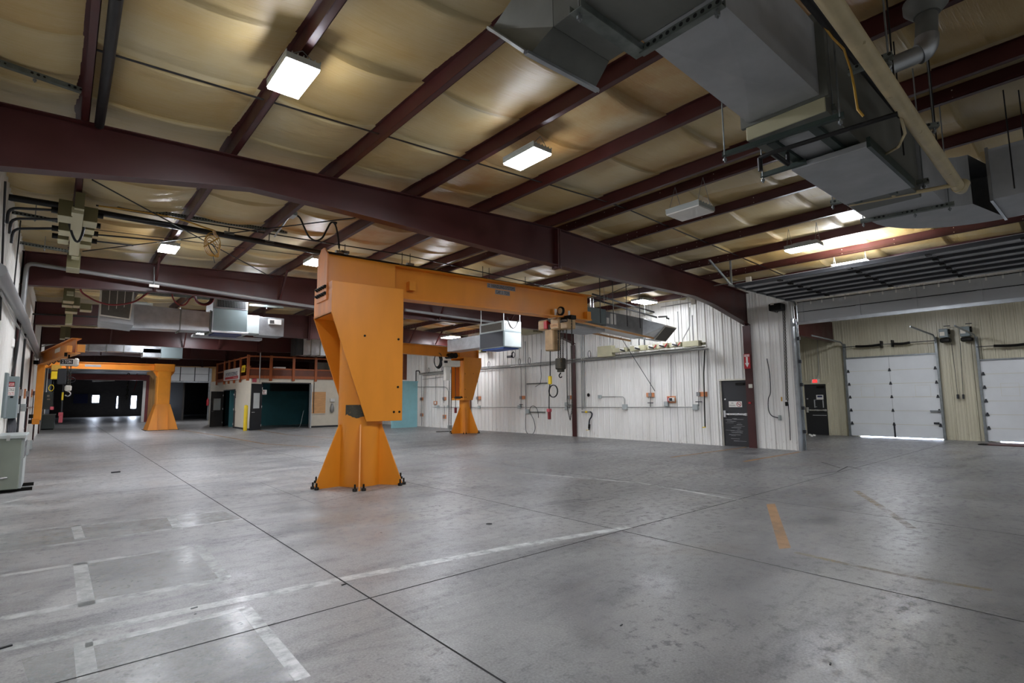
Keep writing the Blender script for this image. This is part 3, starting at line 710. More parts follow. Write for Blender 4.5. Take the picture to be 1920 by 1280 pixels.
pn = hbox('pendant', 1027, 766, 1032.5, 772, -.05, .05, 'redfaded'); hbox('grip', 1028, 771, 1032, 786, -.035, .035, 'redhose', pn)

# --- the far right crane and its hoist
C2, P2, boom2 = jib((14.93, 21.15), 190, 'orange jib crane standing by the right white wall, slanted head', .8, .26, .76, 1.22, math.atan2(-.82, -.57),
    (-.72, .5, -.1, 1.57, 3.2, 3.62, .42), (3.60, 4.06, 7.5, .28))
mb = MB(); 
for k in (0, 1): mb.box(P2(4.5+.35*k, .02, 3.85), P2(4.75+.35*k, .05, 3.97))
mb.build('rating_plate', 'galv_dull', boom2)
CX, CY = 13.35, 20.86
def q2(u, v): 
    p = at(u, v, y=CY); return p
t = thing('chain_hoist', q2(842, 680), 'cream chain hoist with long chains hanging in front of the far right crane', 'hoist')
def b2(name, u0, v0, u1, v1, d, m, par=None, bev=.01):
    a, b = q2(u0, v0), q2(u1, v1); mb = MB(); mb.box((a.x, CY-d, a.z), (b.x, CY+d, b.z)); return mb.build(name, m, par or t, bev)
b2('body', 829, 675, 860, 688, .16, 'hoistcream', bev=.03); b2('label', 829.5, 676, 836, 681, .165, 'ink'); b2('chain_bag', 834, 687, 842, 713, .1, 'hoistcream')
for u in (842.5, 849.5):
    a = q2(u, 667); mb = MB(); mb.lathe((a.x, CY-.22, a.z), (0, 1, 0), [(.13, 0), (.13, .44)], 16); mb.build('trolley_wheel', 'bolt', t)
for u in (842.8, 846.5):
    mb = MB(); mb.chain(q2(u, 688), q2(u-1, 797), .07, .011); mb.build('load_chain', 'chain', t)
hb = b2('hook_block', 840.5, 797, 847, 805, .06, 'conduit'); mb = MB(); hook(mb, q2(843.5, 810), .06, .018); mb.build('hook', 'conduit', hb)
mb = MB(); mb.tube([q2(854, 688), q2(854, 764)], .015, 6); mb.build('pendant_cable', 'black', t); b2('pendant', 852.5, 764, 856, 774, .04, 'redhose')
mb = MB(); a = q2(822, 676)
for k in range(4): mb.tube([a+V((math.cos(q)*(.22-.02*k), .04*k, math.sin(q)*(.36-.03*k))) for q in [j*math.pi/10 for j in range(20)]], .02, 6, True)
mb.build('cable_coil', 'black', t)
mb = MB(); mb.tube([q2(817, 812), q2(845, 809)], .025, 6); p = G(818, 810)
ss(MB().bar((p.x, p.y, .015), (p.x+1.0, p.y-.1, .015), .06, .03), 'steel_bar', 'bolt', 'thin dark bar lying on the floor left of the far right crane', 'bar')

# --- left far crane on a square post
c3 = (4.6, 37.5); P3 = Loc(c3, 182)
t = thing('jib_crane', (4.6, 37.5, 0), 'orange jib crane with a square post and long boom at the far left', 'crane')
mb = MB(); hw = .33; mb.hexa([P3(-hw, -hw, 1.4), P3(hw, -hw, 1.4), P3(hw, hw, 1.4), P3(-hw, hw, 1.4)], [P3(-hw, -hw, 3.44), P3(hw, -hw, 3.44), P3(hw, hw, 3.44), P3(-hw, hw, 3.44)]); mb.build('post', 'orange_pale', t, .02)
mb = MB(); b, tp = .76, .36; mb.hexa([P3(-b, -b, 0), P3(b, -b, 0), P3(b, b, 0), P3(-b, b, 0)], [P3(-tp, -tp, 1.5), P3(tp, -tp, 1.5), P3(tp, tp, 1.5), P3(-tp, tp, 1.5)]); bs = mb.build('base', 'orange', t, .01)
for o_ in (-.25, .25):
    mb = MB(); mb.prism([P3(o_, .76, 0), P3(o_, .86, 0), P3(o_, .37, 1.45), P3(o_, .33, 1.45)], P3.d*.025); mb.build('rib', 'orange', bs)
mb = MB(); mb.box((4.6-.84, 37.5-.84, 0), (4.6+.84, 37.5+.84, .025)); mb.build('base_plate', 'bare', t)
mb = MB(); mb.ibeam(P3(-.55, 0, 3.66), P3(5.4, 0, 3.66), .3, .38, .03, .02); mb.box(P3(-.5, -.2, 3.44), P3(.5, .2, 3.87)); bm = mb.build('boom', 'orange_pale', t)
for e in (-1, 1):
    mb = MB(); mb.prism([P3(e*.33, -.1, 3.44), P3(e*.55, -.1, 3.44), P3(e*.33, -.1, 3.1)], P3.n*.2); mb.build('bracket', 'orange_pale', t)
mb = MB(); mb.box(P3(3.0, .011, 3.6), P3(3.7, .02, 3.72)); mb.build('rating_plate', 'galv_dull', bm)
text('JIB', P3(.12, .335, 1.9), P3.d*-1, (0, 0, 1), .25, .12, 'hoisttan', t) if False else None
c3b = 37.2
def q3(u, v): return at(u, v, y=c3b)
t = thing('chain_hoist', q3(103, 690), 'small yellow hoist hanging at the end of the far left boom', 'hoist')
def b3(name, u0, v0, u1, v1, d, m, par=None, bev=.01):
    a, b = q3(u0, v0), q3(u1, v1); mb = MB(); mb.box((a.x, c3b-d, a.z), (b.x, c3b+d, b.z)); return mb.build(name, m, par or t, bev)
b3('trolley', 97, 684, 115, 695, .25, 'yellowcord'); b3('body', 96, 696, 108, 711, .2, 'yellow', bev=.03)
mb = MB(); mb.tube([q3(100.5, 711), q3(100, 735), q3(98.5, 763)], .02, 6); mb.build('pendant_cable', 'black', t); b3('pendant', 94, 762, 100.5, 768, .06, 'redfaded')
mb = MB(); a = q3(96, 727); mb.tube([a+V((math.cos(q)*.1, 0, math.sin(q)*.16)) for q in [j*math.pi/8 for j in range(16)]], .02, 6, True); mb.build('cord_loop', 'yellow', t)

# --- wall jib on the left wall
m0 = V((-.62, 26, 0)); tip = at(143, 648, z=3.22); d = (tip-m0); d.z = 0; L4 = d.length; d.normalize(); n = V((-d.y, d.x, 0))
P4 = lambda a, o, z: V((m0.x, m0.y, 0)) + d*a + n*o + V((0, 0, z))
t = thing('wall_jib_crane', (m0.x, m0.y, 1.1), 'orange wall-mounted jib with a tapering boom at the left wall', 'crane')
a, b = at(70, 684, y=26), at(57, 775, y=26)
mb = MB(); mb.box((-.72, 25.9, 1.0), (-.5, 26.1, 3.02)); mb.build('mast', 'orange_pale', t, .015)
mb = MB(); mb.box((-.74, 25.88, .86), (-.54, 26.12, 1.06)); mb.build('foot_bracket', 'orange', t)
for z in (.95, 1.15, 3.1, 3.4):
    mb = MB(); mb.box((-.84, 25.92, z-.07), (-.7, 26.08, z+.07)); mb.build('wall_hinge', 'bolt', t)
mb = MB(); mb.ibeam(P4(-.25, 0, 3.22), P4(L4, 0, 3.22), .22, .44, .025, .02); bm = mb.build('boom', 'orange', t)
mb = MB(); mb.prism([P4(L4-.02, .02, 3.04), P4(L4-.02, .2, 3.04), P4(L4-.02, .2, 3.26), P4(L4-.02, .02, 3.26)], d*.06); mb.prism([P4(L4-.35, -.2, 3.04), P4(L4-.02, -.2, 3.04), P4(L4-.02, -.2, 3.22), P4(L4-.35, -.2, 3.22)], n*.12); mb.build('end_stop', 'orange_pale', bm)
mb = MB(); mb.prism([P4(L4*.45, -.013, 3.24), P4(L4*.6, -.013, 3.24), P4(L4*.6, -.013, 3.38), P4(L4*.45, -.013, 3.38)], n*.006); mb.prism([P4(L4*.45, .013, 3.24), P4(L4*.6, .013, 3.24), P4(L4*.6, .013, 3.38), P4(L4*.45, .013, 3.38)], n*.006); mb.build('rating_plate', 'offwhite', bm)
mb = MB(); pts = []
for k in range(3): pts += sag(P4(L4*(.12+.16*k), .06, 3.05+.05), P4(L4*(.28+.16*k), .06, 3.1), .16, 8)[:-1]
mb.tube(pts + [P4(L4*.6, .06, 3.1)] + sag(P4(L4*.6, .06, 3.1), P4(L4*.86, .06, 2.9), .25, 8), .016, 6); mb.build('festoon_cable', 'black', bm)
hy = P4(L4*.9, 0, 0).y
def q4(u, v): return at(u, v, y=hy)
t = thing('chain_hoist', q4(130, 680), 'white two ton chain hoist under the wall jib at left', 'hoist')
def b4(name, u0, v0, u1, v1, d0, d1, m, par=None, bev=.006):
    a, b = q4(u0, v0), q4(u1, v1); mb = MB(); mb.box((a.x, hy+d0, a.z), (b.x, hy+d1, b.z)); return mb.build(name, m, par or t, bev)
bd = b4('body', 113, 672.5, 146, 686, -.14, .14, 'hoistcream', bev=.03)
b4('end_cap', 138, 671.5, 147.5, 687, -.15, .15, 'hoistcream', bd, .04)
b4('capacity_plate', 113.5, 674, 136.5, 683, -.146, -.13, 'ink', bd, 0)
a, b = q4(116.5, 681), q4(134, 676); text('2 TON', (a.x, hy-.149, a.z), (1, 0, 0), (0, 0, 1), b.x-a.x, b.z-a.z, 'white', bd)
b4('trolley', 121, 657, 126, 668, -.15, .15, 'bolt'); b4('suspension_lug', 128, 662, 131, 673, -.04, .04, 'bolt')
for u in (125, 127.5, 133): 
    mb = MB(); mb.chain(q4(u, 686), q4(128 if u < 130 else 131, 723), .05, .008); mb.build('load_chain', 'chain', t)
b4('chain_container', 108.5, 691, 123.5, 720, -.1, .1, 'dark', bev=.02)
hb = b4('hook_block', 121.5, 722, 134, 733, -.08, .08, 'hoistcream', bev=.03); mb = MB(); p = q4(127, 738)
mb.tube([p+V((0, 0, .1))] + [p+V((math.sin(q)*.065, 0, math.cos(q)*.065)) for q in [math.radians(j) for j in range(0, 260, 20)]], .016, 8); mb.build('hook', 'chrome', hb)
mb = MB(); mb.tube([q4(119, 720), q4(117, 745), q4(115, 774)], .018, 6)
a = q4(133, 712)
for k in range(2): mb.tube([a+V((math.cos(q)*.1, .03*k, math.sin(q)*.075)) for q in [j*math.pi/8 for j in range(16)]], .008, 6, True)
mb.build('pendant_cable', 'dark', t); b4('cable_sleeve', 116, 735, 118.5, 750, -.02, .02, 'yellow')
pd = b4('pendant', 109.5, 773, 118, 779, -.06, .06, 'redfaded'); b4('grip', 110.5, 778, 117, 792, -.05, .05, 'redfaded', pd)
# ================================================================ DUCTWORK AND AIR UNITS
def perf_mat():
    t = NT('perforated_strut'); vec = t.coord()
    sep = t.n('ShaderNodeSeparateXYZ'); t.l(vec, sep.inputs[0]); tot = None
    for ax in 'XYZ':
        f = t.math('SUBTRACT', t.math('FRACT', t.math('DIVIDE', sep.outputs[ax], .05)), .5); f = t.math('MULTIPLY', f, f)
        tot = f if tot is None else t.math('ADD', tot, f)
    m = t.math('LESS_THAN', tot, .085)
    n = t.noise(vec, 7, 4)
    c = t.mix(m, t.ramp(n, [(.3, hexc('#565d58')), (.7, hexc('#7b817c'))]), hexc('#191b18'))
    t.l(c, t.b.inputs['Base Color']); t.b.inputs['Metallic'].default_value = .4; t.b.inputs['Roughness'].default_value = .5
    return t.m
M['perf'] = perf_mat()
def hull(faces_pts, name, m, parent, **k):
    mb = MB()
    for f in faces_pts: mb.add(f, [tuple(range(len(f)))])
    return mb.build(name, m, parent, **k)
def slab(parent, name, m, x0, x1, y0, y1, z0, z1, bev=.006):
    return MB().box((x0, y0, z0), (x1, y1, z1)).build(name, m, parent, bev)
ZB = 4.0
t = thing('air_handler', (5.5, 1.7, 3.75), 'large galvanised air handler with long duct hanging at upper right', 'air duct')
A1 = t
R1_, R2_ = at(993, 102, z=3.85), at(1115, 167, z=3.85); R0_ = at(922, 55, z=4.5); R3_ = V((R2_.x+.12, R0_.y, 4.5))
D1_, D2_ = at(1037, 50, z=ZB), at(1142, 115, z=ZB); T1_, T2_ = V((D1_.x, D1_.y, 4.62)), V((D2_.x, D2_.y, 4.62))
hull([[R1_, R2_, D2_, D1_], [R0_, R1_, D1_, T1_], [R3_, T2_, D2_, R2_], [R0_, T1_, T2_, R3_]], 'intake_hood', 'galv_dark', t)
dx = V((.03, 0, 0))
mb = MB(); rim = [R1_-dx, R2_+dx, R3_+dx, R0_-dx]
for a, b in zip(rim, rim[1:]+rim[:1]): mb.bar(a, b, .035, .02)
mb.build('rim', 'galv', t)
mb = MB(); mb.prism([R1_+V((0, .02, .02)), R2_+V((0, .02, .02)), R3_+V((0, -.02, -.02)), R0_+V((0, -.02, -.02))], (0, .005, 0)); mb.build('filter', 'grille', t)
mb = MB(); xa, xb = D1_.x, D2_.x
mb.box((xa, 1.40, ZB), (xb, D1_.y, 4.62)); mb.build('elbow', 'galv_dark', t, .004)
x0, x1, ya, yb = xb, 4.52, 1.455, 2.0
def crossbreak(mb, p, dn):           # sheet stiffened by a shallow diagonal fold
    c = sum((V(q) for q in p), V())/4 + V(dn); mb.add([V(q) for q in p]+[c], [(0, 1, 4), (1, 2, 4), (2, 3, 4), (3, 0, 4)])
mb = MB(); xm = x0+.02
bl = [(x0, 1.44, ZB), (x1, ya-.01, ZB), (x1, yb+.02, ZB), (x0, 1.96, ZB)]; crossbreak(mb, bl, (0.1, 0, -.022))
mb.add([(x0, 1.44, ZB), (x1, ya-.01, ZB), (x1, ya-.01, 4.62), (x0, 1.44, 4.62)], [(0, 1, 2, 3)]); mb.add([(x0, 1.96, ZB), (x1, yb+.02, ZB), (x1, yb+.02, 4.62), (x0, 1.96, 4.62)], [(0, 1, 2, 3)])
mb.add([(x0, 1.44, 4.62), (x1, ya, 4.62), (x1, yb, 4.62), (x0, 1.96, 4.62)], [(0, 1, 2, 3)]); mb.build('duct', 'galv_dull', t)
slab(t, 'end_cap', 'busway', 4.49, 4.5, 1.41, 2.05, 3.85, 4.68); slab(t, 'unit_cabinet', 'galv_dark', 4.5, 7.36, 1.41, 2.05, 3.85, 4.68)  # cabinet's unlit side: shade put into its dark colour, end face kept beige
for y in (1.56, 1.9): slab(t, 'base_channel', 'greenstrut', 4.62, 6.9, y-.035, y+.035, 3.81, 3.85, 0)
slab(t, 'bottom_panel', 'galv_dull', 4.7, 6.3, 1.6, 1.86, 3.838, 3.852, 0)
dp = slab(t, 'drip_pan', 'galv_dull', 5.2, 6.62, 1.335, 1.965, 3.745, 3.80); slab(t, 'pan_edge', 'greenstrut', 5.2, 6.62, 1.31, 1.34, 3.74, 3.83, 0)
mb = MB(); mb.box((7.3, 1.37, ZB), (8.45, 2.19, 4.65)); mb.build('duct', 'galv_dull', t, .004)
mb = MB(); arcp = [V((8.45+1.3*math.sin(a), .95+1.24*math.cos(a), 0)) for a in [i*math.pi/2/12 for i in range(13)]]; inner = [V((8.45+.2*math.sin(a), 1.15+.22*math.cos(a), 0)) for a in [i*math.pi/2/12 for i in range(13)]]
for z, s_ in ((ZB, 1), (4.65, -1)):
    for i in range(12): mb.add([p+V((0, 0, z)) for p in (arcp[i], arcp[i+1], inner[i+1], inner[i])], [(0, 1, 2, 3)])
for cv in (arcp, inner):
    for i in range(12): mb.add([cv[i]+V((0, 0, ZB)), cv[i+1]+V((0, 0, ZB)), cv[i+1]+V((0, 0, 4.65)), cv[i]+V((0, 0, 4.65))], [(0, 1, 2, 3)], True)
mb.build('elbow', 'galv_dull', t)
slab(t, 'duct', 'galv_dull', 8.65, 9.75, -3.5, .98, ZB, 4.65)
for y in (.97, -1.0): slab(t, 'seam_flange', 'galv', 8.63, 9.77, y-.015, y+.015, ZB-.02, 4.67, 0)
for x in (4.5, 7.33): slab(t, 'seam_flange', 'galv_dark', x-.02, x+.02, 1.38, 2.09, ZB-.03, 4.7, 0)
mb = MB(); mb.lathe(at(1505, 312, z=3.8), (0, 0, 1), [(.045, 0), (.045, .07)], 12); mb.build('drain_cap', 'blue', t)

def hanger(name, p, q, sect, m, rods, label, cat='strut', group=None, perf=False):
    p, q = V(p), V(q); t = thing(name, (p+q)/2, label, cat, group)
    mb = MB(); w, h = sect; mb.bar(p, q, w, .006); mb.bar(p+V((0, 0, h/2)), q+V((0, 0, h/2)), .006, h) if not perf else None
    if perf:
        d, a, b = frame_of(q-p); mb.bar(p-a*w/2+b*h/2, q-a*w/2+b*h/2, .005, h); mb.bar(p+a*w/2+b*h/2, q+a*w/2+b*h/2, .005, h)
    mb.build('channel', m, t)
    for r in rods:
        c = p.lerp(q, r); mb = MB(); mb.tube([c-V((0, 0, .06)), (c.x, c.y, R(c.x)+.05)], .007, 6); rd = mb.build('threaded_rod', 'strut', t)
        MB().lathe(c-V((0, 0, .045)), (0, 0, 1), [(.018, 0), (.018, .02)], 6).build('nut', 'strut', rd)
    return t
SG = 'struts carrying the large air handler'
hanger('strut_hanger', at(1078, 18, z=3.96), at(1203, 105, z=3.96), (.09, .05), 'perf', (.06,), 'wide perforated strut across the intake elbow, nearest the top edge', group=SG, perf=True)
hanger('strut_hanger', at(1203, 103, z=3.95), at(1357, 10, z=3.95), (.05, .05), 'perf', (.93,), 'narrow perforated strut meeting the wide one below the intake elbow', group=SG, perf=True)
hanger('strut_hanger', at(1424, 255, z=3.90), at(1568, 207, z=3.90), (.05, .05), 'perf', (.04, .96), 'perforated strut where the tapered duct meets the beige cabinet', group=SG, perf=True)
hanger('strut_hanger', at(1355, 294, z=3.76), at(1583, 219, z=3.76), (.045, .045), 'greenstrut', (.02, .97), 'long dark green strut crossing under the beige cabinet', group=SG)
hanger('strut_hanger', at(1427, 333, z=3.76), at(1512, 306, z=3.76), (.045, .045), 'greenstrut', (.04,), 'short dark green strut left of the drip pan', group=SG)
hanger('strut_hanger', at(1558, 384, z=3.95), at(1742, 342, z=3.95), (.06, .05), 'perf', (.02, .95), 'perforated strut just beyond the drip pan', group=SG, perf=True)
hanger('strut_hanger', at(1614, 418, z=3.96), at(1790, 385, z=3.96), (.06, .05), 'perf', (.03, .6, .95), 'perforated strut under the curved duct elbow', group=SG, perf=True)
# pipes by the big duct
mb = MB(); a, b = at(1541, -20, z=3.9), at(1797, 350, z=3.9); mb.tube([a, b], .058, 16); mb.tube([b-V((.03, 0, 0)), b+V((.05, -.01, -.01)), b+V((.09, -.03, .06))], .066, 16)
ss(mb, 'drain_pipe', 'pipe_cream', 'thick aged cream pipe running beside the large air handler', 'pipe')
mb = MB(); a = at(1592, 384, z=3.86); b = at(1793, 346, z=3.86); mb.tube([a, b], .022, 10); c = a.lerp(b, .45); mb.tube([c, c+V((-.05, 0, 0)), c+V((-.16, .02, .05))], .022, 10)
ss(mb, 'drain_pipe', 'pipe_cream', 'thin cream pipe running under the drip pan to the thick one', 'pipe')
mb = MB(); a, b = at(1500, -20, z=4.15), at(1690, 215, z=4.15); mb.tube([a, b], .035, 10); ss(mb, 'gas_pipe', 'black_pipe', 'black pipe between the large duct and the thick cream pipe', 'pipe')
mb = MB(); a, b = at(1555, -20, z=4.3), at(1700, 205, z=4.3); mb.tube([a, b], .03, 10); ss(mb, 'gas_pipe', 'black_pipe', 'black pipe on the right of the thick cream pipe', 'pipe')
mb = MB(); a, b = at(1448, 286, z=3.738), at(1683, 213, z=3.738); c = a+V((.02, .12, 0)); mb.tube([b, a, c], .02, 8); mb.tube([c, c+V((0, 0, -.12))], .02, 8); d_ = at(1478, 308, z=3.7); mb.tube([a, d_], .02, 8); mb.tube([d_, d_+V((0, 0, .12))], .018, 8)
ss(mb, 'gas_pipe', 'black_pipe', 'black pipe crossing below the beige cabinet with a drop leg', 'pipe')
mb = MB(); mb.tube([at(1690, 222, z=3.85), at(1697, 250, z=3.82), at(1685, 275, z=3.8), at(1655, 292, z=3.8)], .012, 6); ss(mb, 'gas_hose', 'pipe_cream', 'thin curved hose right of the beige cabinet', 'hose')
mb = MB(); mb.tube([at(1510, 0, z=4.2), at(1560, 70, z=4.1), at(1582, 92, z=4.0), at(1595, 130, z=3.9), at(1602, 165, z=3.7), at(1608, 205, z=3.5), at(1619, 218, z=3.45)], .008, 6)
ss(mb, 'cord', 'yellowcord', 'thin yellow cord dangling beside the thick cream pipe', 'cord')
hanger('strut_hanger', at(1590, 140, z=4.0), at(1675, 108, z=4.0), (.05, .04), 'perf', (.9,), 'short perforated strut under the thick cream pipe, upper', group='struts under the cream pipe', perf=True)
hanger('strut_hanger', at(1715, 245, z=4.05), at(1760, 238, z=4.05), (.05, .04), 'perf', (.8,), 'short perforated strut by the thick cream pipe, lower', group='struts under the cream pipe', perf=True)
t = thing('flue_pipe', at(1740, 20, z=5.0), 'galvanised flue pipe with an elbow rising through the roof at upper right', 'flue')
p0, p1, p2, p3 = at(1737, 25, z=5.05), at(1738, 75, z=4.78), at(1722, 102, z=4.66), at(1650, 132, z=4.45)
MB().lathe(p0-V((0, 0, .02)), (0, 0, 1), [(.17, .15), (.17, .08), (.1, 0)], 24).build('roof_flange', 'galv_dark', t)
MB().tube([p0-V((0, 0, .03)), p1+V((0, 0, .05)), p1], .085, 18).build('riser', 'galv_dark', t)
MB().tube(arc(p1+V((0, 0, .03)), p1-V((0, 0, .1)), p2, 6), .092, 18).build('elbow', 'galv', t)
MB().tube([p2, p3], .075, 18).build('branch', 'galv', t)
for (u, v0) in ((1663, 5), (1739, 95), (1679, 120), (1914, 205), (1885, 205)):
    p = at(u, v0, z=5.05); mb = MB(); mb.tube([(p.x, p.y, 5.3 if abs(p.x-8) < 3 else R(p.x)), (p.x, p.y, 4.05)], .007, 6)
    ss(mb, 'threaded_rod', 'black_pipe', {1663: 'dark hanger rod left of the flue pipe', 1739: 'dark hanger rod below the flue elbow', 1679: 'dark hanger rod beside the flue branch', 1914: 'dark hanger rod at the far right edge', 1885: 'dark hanger rod left of the far right edge'}[u], 'rod', 'roof hanger rods at upper right')

# ---- air unit with filter box, left of centre
t = thing('air_handler', (3.8, 18.5, 3.68), 'hanging grey air unit with open louvres, duct and square filter intake at left', 'air duct'); Y2 = 18.0
def fr(u0, v0, u1, v1, y): a, b = at(u0, v0, y=y), at(u1, v1, y=y); return min(a.x, b.x), max(a.x, b.x), min(a.z, b.z), max(a.z, b.z)
slab(t, 'unit_cabinet', 'greycab', 3.38, 4.34, Y2, Y2+1.0, 3.76, 4.46)
slab(t, 'louvre_frame', 'galv', 3.38, 4.34, Y2-.01, Y2+1.0, 4.46, 4.76, 0)
lv = slab(t, 'louvre_opening', 'black', 3.46, 4.28, Y2-.02, Y2, 4.5, 4.72, 0)
for k in range(18): slab(lv, 'fin', 'strut', 3.48+.045*k, 3.488+.045*k, Y2-.026, Y2-.018, 4.5, 4.72, 0)
slab(t, 'side_panel', 'galv_dull', 3.36, 3.385, Y2, Y2+1.0, 3.76, 4.76, 0); slab(t, 'base_pan', 'galv', 3.34, 4.38, Y2-.03, Y2+1, 3.7, 3.76)
slab(t, 'bottom_cover', 'navy', 3.42, 4.2, Y2+.05, Y2+.9, 3.66, 3.70, 0)
mb = MB(); mb.hexa([(1.35, Y2+.1, 3.70), (3.36, Y2+.1, 3.74), (3.36, Y2+.8, 3.74), (1.35, Y2+.8, 3.70)], [(1.35, Y2+.1, 4.37), (3.36, Y2+.1, 4.32), (3.36, Y2+.8, 4.32), (1.35, Y2+.8, 4.37)]); mb.build('duct', 'galv', t)
for x in (2.55, 3.32): slab(t, 'seam_flange', 'galv_dark', x-.015, x+.015, Y2+.07, Y2+.83, 3.68, 4.38, 0)
mb = MB(); mb.hexa([(.66, Y2-.3, 3.78), (1.4, Y2-.3, 3.72), (1.4, Y2+.8, 3.66), (.66, Y2+.8, 3.72)], [(.62, Y2-.4, 4.66), (1.36, Y2-.4, 4.66), (1.4, Y2+.8, 4.5), (.66, Y2+.8, 4.5)]); mb.build('intake_elbow', 'galv_dull', t)
mb = MB(); mb.hexa([(.64, Y2-.42, 3.9), (1.31, Y2-.42, 3.84), (1.31, Y2-.36, 3.84), (.64, Y2-.36, 3.9)], [(.63, Y2-.46, 4.64), (1.35, Y2-.46, 4.64), (1.35, Y2-.38, 4.64), (.63, Y2-.38, 4.64)]); fl = mb.build('filter_frame', 'offwhite', t)
mb = MB(); mb.hexa([(.67, Y2-.435, 3.93), (1.28, Y2-.435, 3.875), (1.28, Y2-.42, 3.875), (.67, Y2-.42, 3.93)], [(.66, Y2-.475, 4.61), (1.32, Y2-.475, 4.61), (1.32, Y2-.46, 4.61), (.66, Y2-.46, 4.61)]); mb.build('filter_mesh', 'grille', fl)
for k in range(1, 4):
    x = .66+.165*k; mb = MB(); mb.bar((x, Y2-.43, 3.92), (x, Y2-.478, 4.61), .012, .006, (0, 1, 0)); mb.build('mullion', 'offwhite', fl)
slab(t, 'duct', 'lightcab', 4.34, 4.72, Y2+.1, Y2+.75, 3.76, 4.34); slab(t, 'duct', 'galv', 4.72, 5.48, Y2+.1, Y2+.75, 3.72, 4.32)
x0, x1, z0, z1 = fr(504, 597.5, 527, 609, Y2+.08); vt = slab(t, 'vent_grille', 'white', x0, x1, Y2+.06, Y2+.1, z0, z1, 0)
for k in range(7): slab(vt, 'blade', 'dark', x0+.03+.02*k, x0+.04+.02*k, Y2+.052, Y2+.06, z0+.03, z1-.03, 0)
slab(t, 'lower_duct', 'galv_dull', 3.0, 5.0, Y2+.75, Y2+1.1, 3.62, 3.7)
for x in (3.42, 4.3):
    MB().tube([(x, Y2+.03, 4.76), (x, Y2+.03, R(x)+.05)], .012, 6).build('hanger_rod', 'strut', t)
mb = MB(); a, b = at(252, 549, y=Y2+.3), at(408, 563, y=Y2+.3); hanger('strut_hanger', a, b, (.09, .1), 'perf', (.1, .9), 'perforated strut above the duct between filter intake and air unit', group='struts above the filter air unit', perf=True)
a, b = at(468, 565, y=Y2+.3), at(548, 572, y=Y2+.3); hanger('strut_hanger', a, b, (.08, .08), 'perf', (.9,), 'upper perforated strut right of the louvred air unit', group='struts above the filter air unit', perf=True)
a, b = at(468, 573, y=Y2+.2), at(531, 578, y=Y2+.2); hanger('strut_hanger', a, b, (.08, .06), 'perf', (.5,), 'lower perforated strut right of the louvred air unit', group='struts above the filter air unit', perf=True)
# ---- far unit
t = thing('air_handler', (4.35, 33.5, 3.92), 'far hanging grey air unit with duct above the square-post crane', 'air duct'); Y3 = 33
slab(t, 'unit_cabinet', 'greycab', 3.88, 4.84, Y3, Y3+1.1, 3.93, 4.52); slab(t, 'louvre', 'black', 3.92, 4.8, Y3-.01, Y3+1, 4.54, 4.86, 0); slab(t, 'frame', 'lightcab', 3.86, 4.86, Y3+.01, Y3+1.1, 4.5, 4.9, 0)
slab(t, 'duct', 'galv', .8, 3.88, Y3+.2, Y3+.9, 4.18, 4.52); slab(t, 'duct', 'galv', 3.1, 3.88, Y3+.2, Y3+.9, 3.95, 4.4)
mb = MB(); mb.hexa([(.35, Y3, 3.95), (.45, Y3, 3.95), (.8, Y3+.9, 4.18), (.75, Y3+.9, 4.18)], [(-.1, Y3, 4.5), (.8, Y3, 4.55), (.8, Y3+.9, 4.52), (.2, Y3+.9, 4.5)]); mb.build('end_boot', 'galv', t)
for x in (.9, 1.6, 2.3, 3.0): slab(t, 'seam_flange', 'galv_dark', x-.015, x+.015, Y3+.18, Y3+.92, 4.16, 4.54, 0)
for x in (4.0, 4.75): MB().tube([(x, Y3+.1, 4.9), (x, Y3+.1, R(x))], .015, 6).build('hanger_rod', 'strut', t)
# ---- duct box behind the big crane head
t = thing('duct_box', (10.5, 29.3, 4.2), 'galvanised duct section hanging left of the big crane mast', 'air duct')
a, b = at(556, 664, y=29), at(608, 636, y=29); slab(t, 'duct', 'galv', a.x+.35, b.x+.3, 29, 30, a.z, b.z); slab(t, 'end_opening', 'black', a.x, a.x+.35, 29.02, 30, a.z-.02, b.z)
for k in (.3, .65): x = a.x+.35+(b.x-a.x-.05)*k; slab(t, 'seam_flange', 'galv_dark', x-.02, x+.02, 28.98, 30, a.z-.03, b.z+.03, 0)
for x in (a.x+.6, b.x): MB().tube([(x, 29.4, b.z-.02), (x, 29.4, R(x))], .015, 6).build('hanger_rod', 'strut', t)
# ---- square unit heater near the boom hoist
t = thing('air_handler', (11.5, 14.1, 3.33), 'square grey air unit with blue underside hanging near the end of the big boom', 'air duct'); Y5 = 13.5
A_, B_ = at(945, 650, y=Y5), at(977, 603, y=Y5); zt, zb, zm = at(945, 600, y=Y5).z, A_.z, at(945, 619, y=Y5).z
x0, x1 = A_.x, B_.x; y1 = Y5+1.35
slab(t, 'cabinet', 'greycab', x0, x1, Y5, y1, zb, zm); slab(t, 'upper_frame', 'lightcab', x0, x1, Y5, y1, zm, zt)
pn = slab(t, 'front_panel', 'lightcab', x0+.03, x1-.02, Y5-.012, Y5, zb+.03, zm-.05, .003); slab(t, 'louvre', 'white', x0+.07, x1-.07, Y5-.012, Y5, zm+.05, zt-.06, 0)
slab(t, 'side_louvre', 'grille', x0-.012, x0, Y5+.12, y1-.1, zm+.04, zt-.06, 0); slab(t, 'side_panel', 'dark', x0-.012, x0, Y5+.05, y1-.05, zb+.03, zm-.02, 0)
slab(t, 'underside', 'blue', x0+.05, x1-.05, Y5+.08, y1-.1, zb-.04, zb, 0)
for (x, y) in ((x0+.02, Y5+.03), (x1-.03, Y5+.03), (x0+.03, y1-.05)): MB().tube([(x, y, zt), (x, y, R(x)+.02)], .014, 6).build('hanger_rod', 'conduit', t)
MB().tube(sag((x0+.12, Y5-.03, zt+.1), (x1-.15, Y5-.03, zt+.05), .32, 10), .012, 6).build('cable', 'black', t)
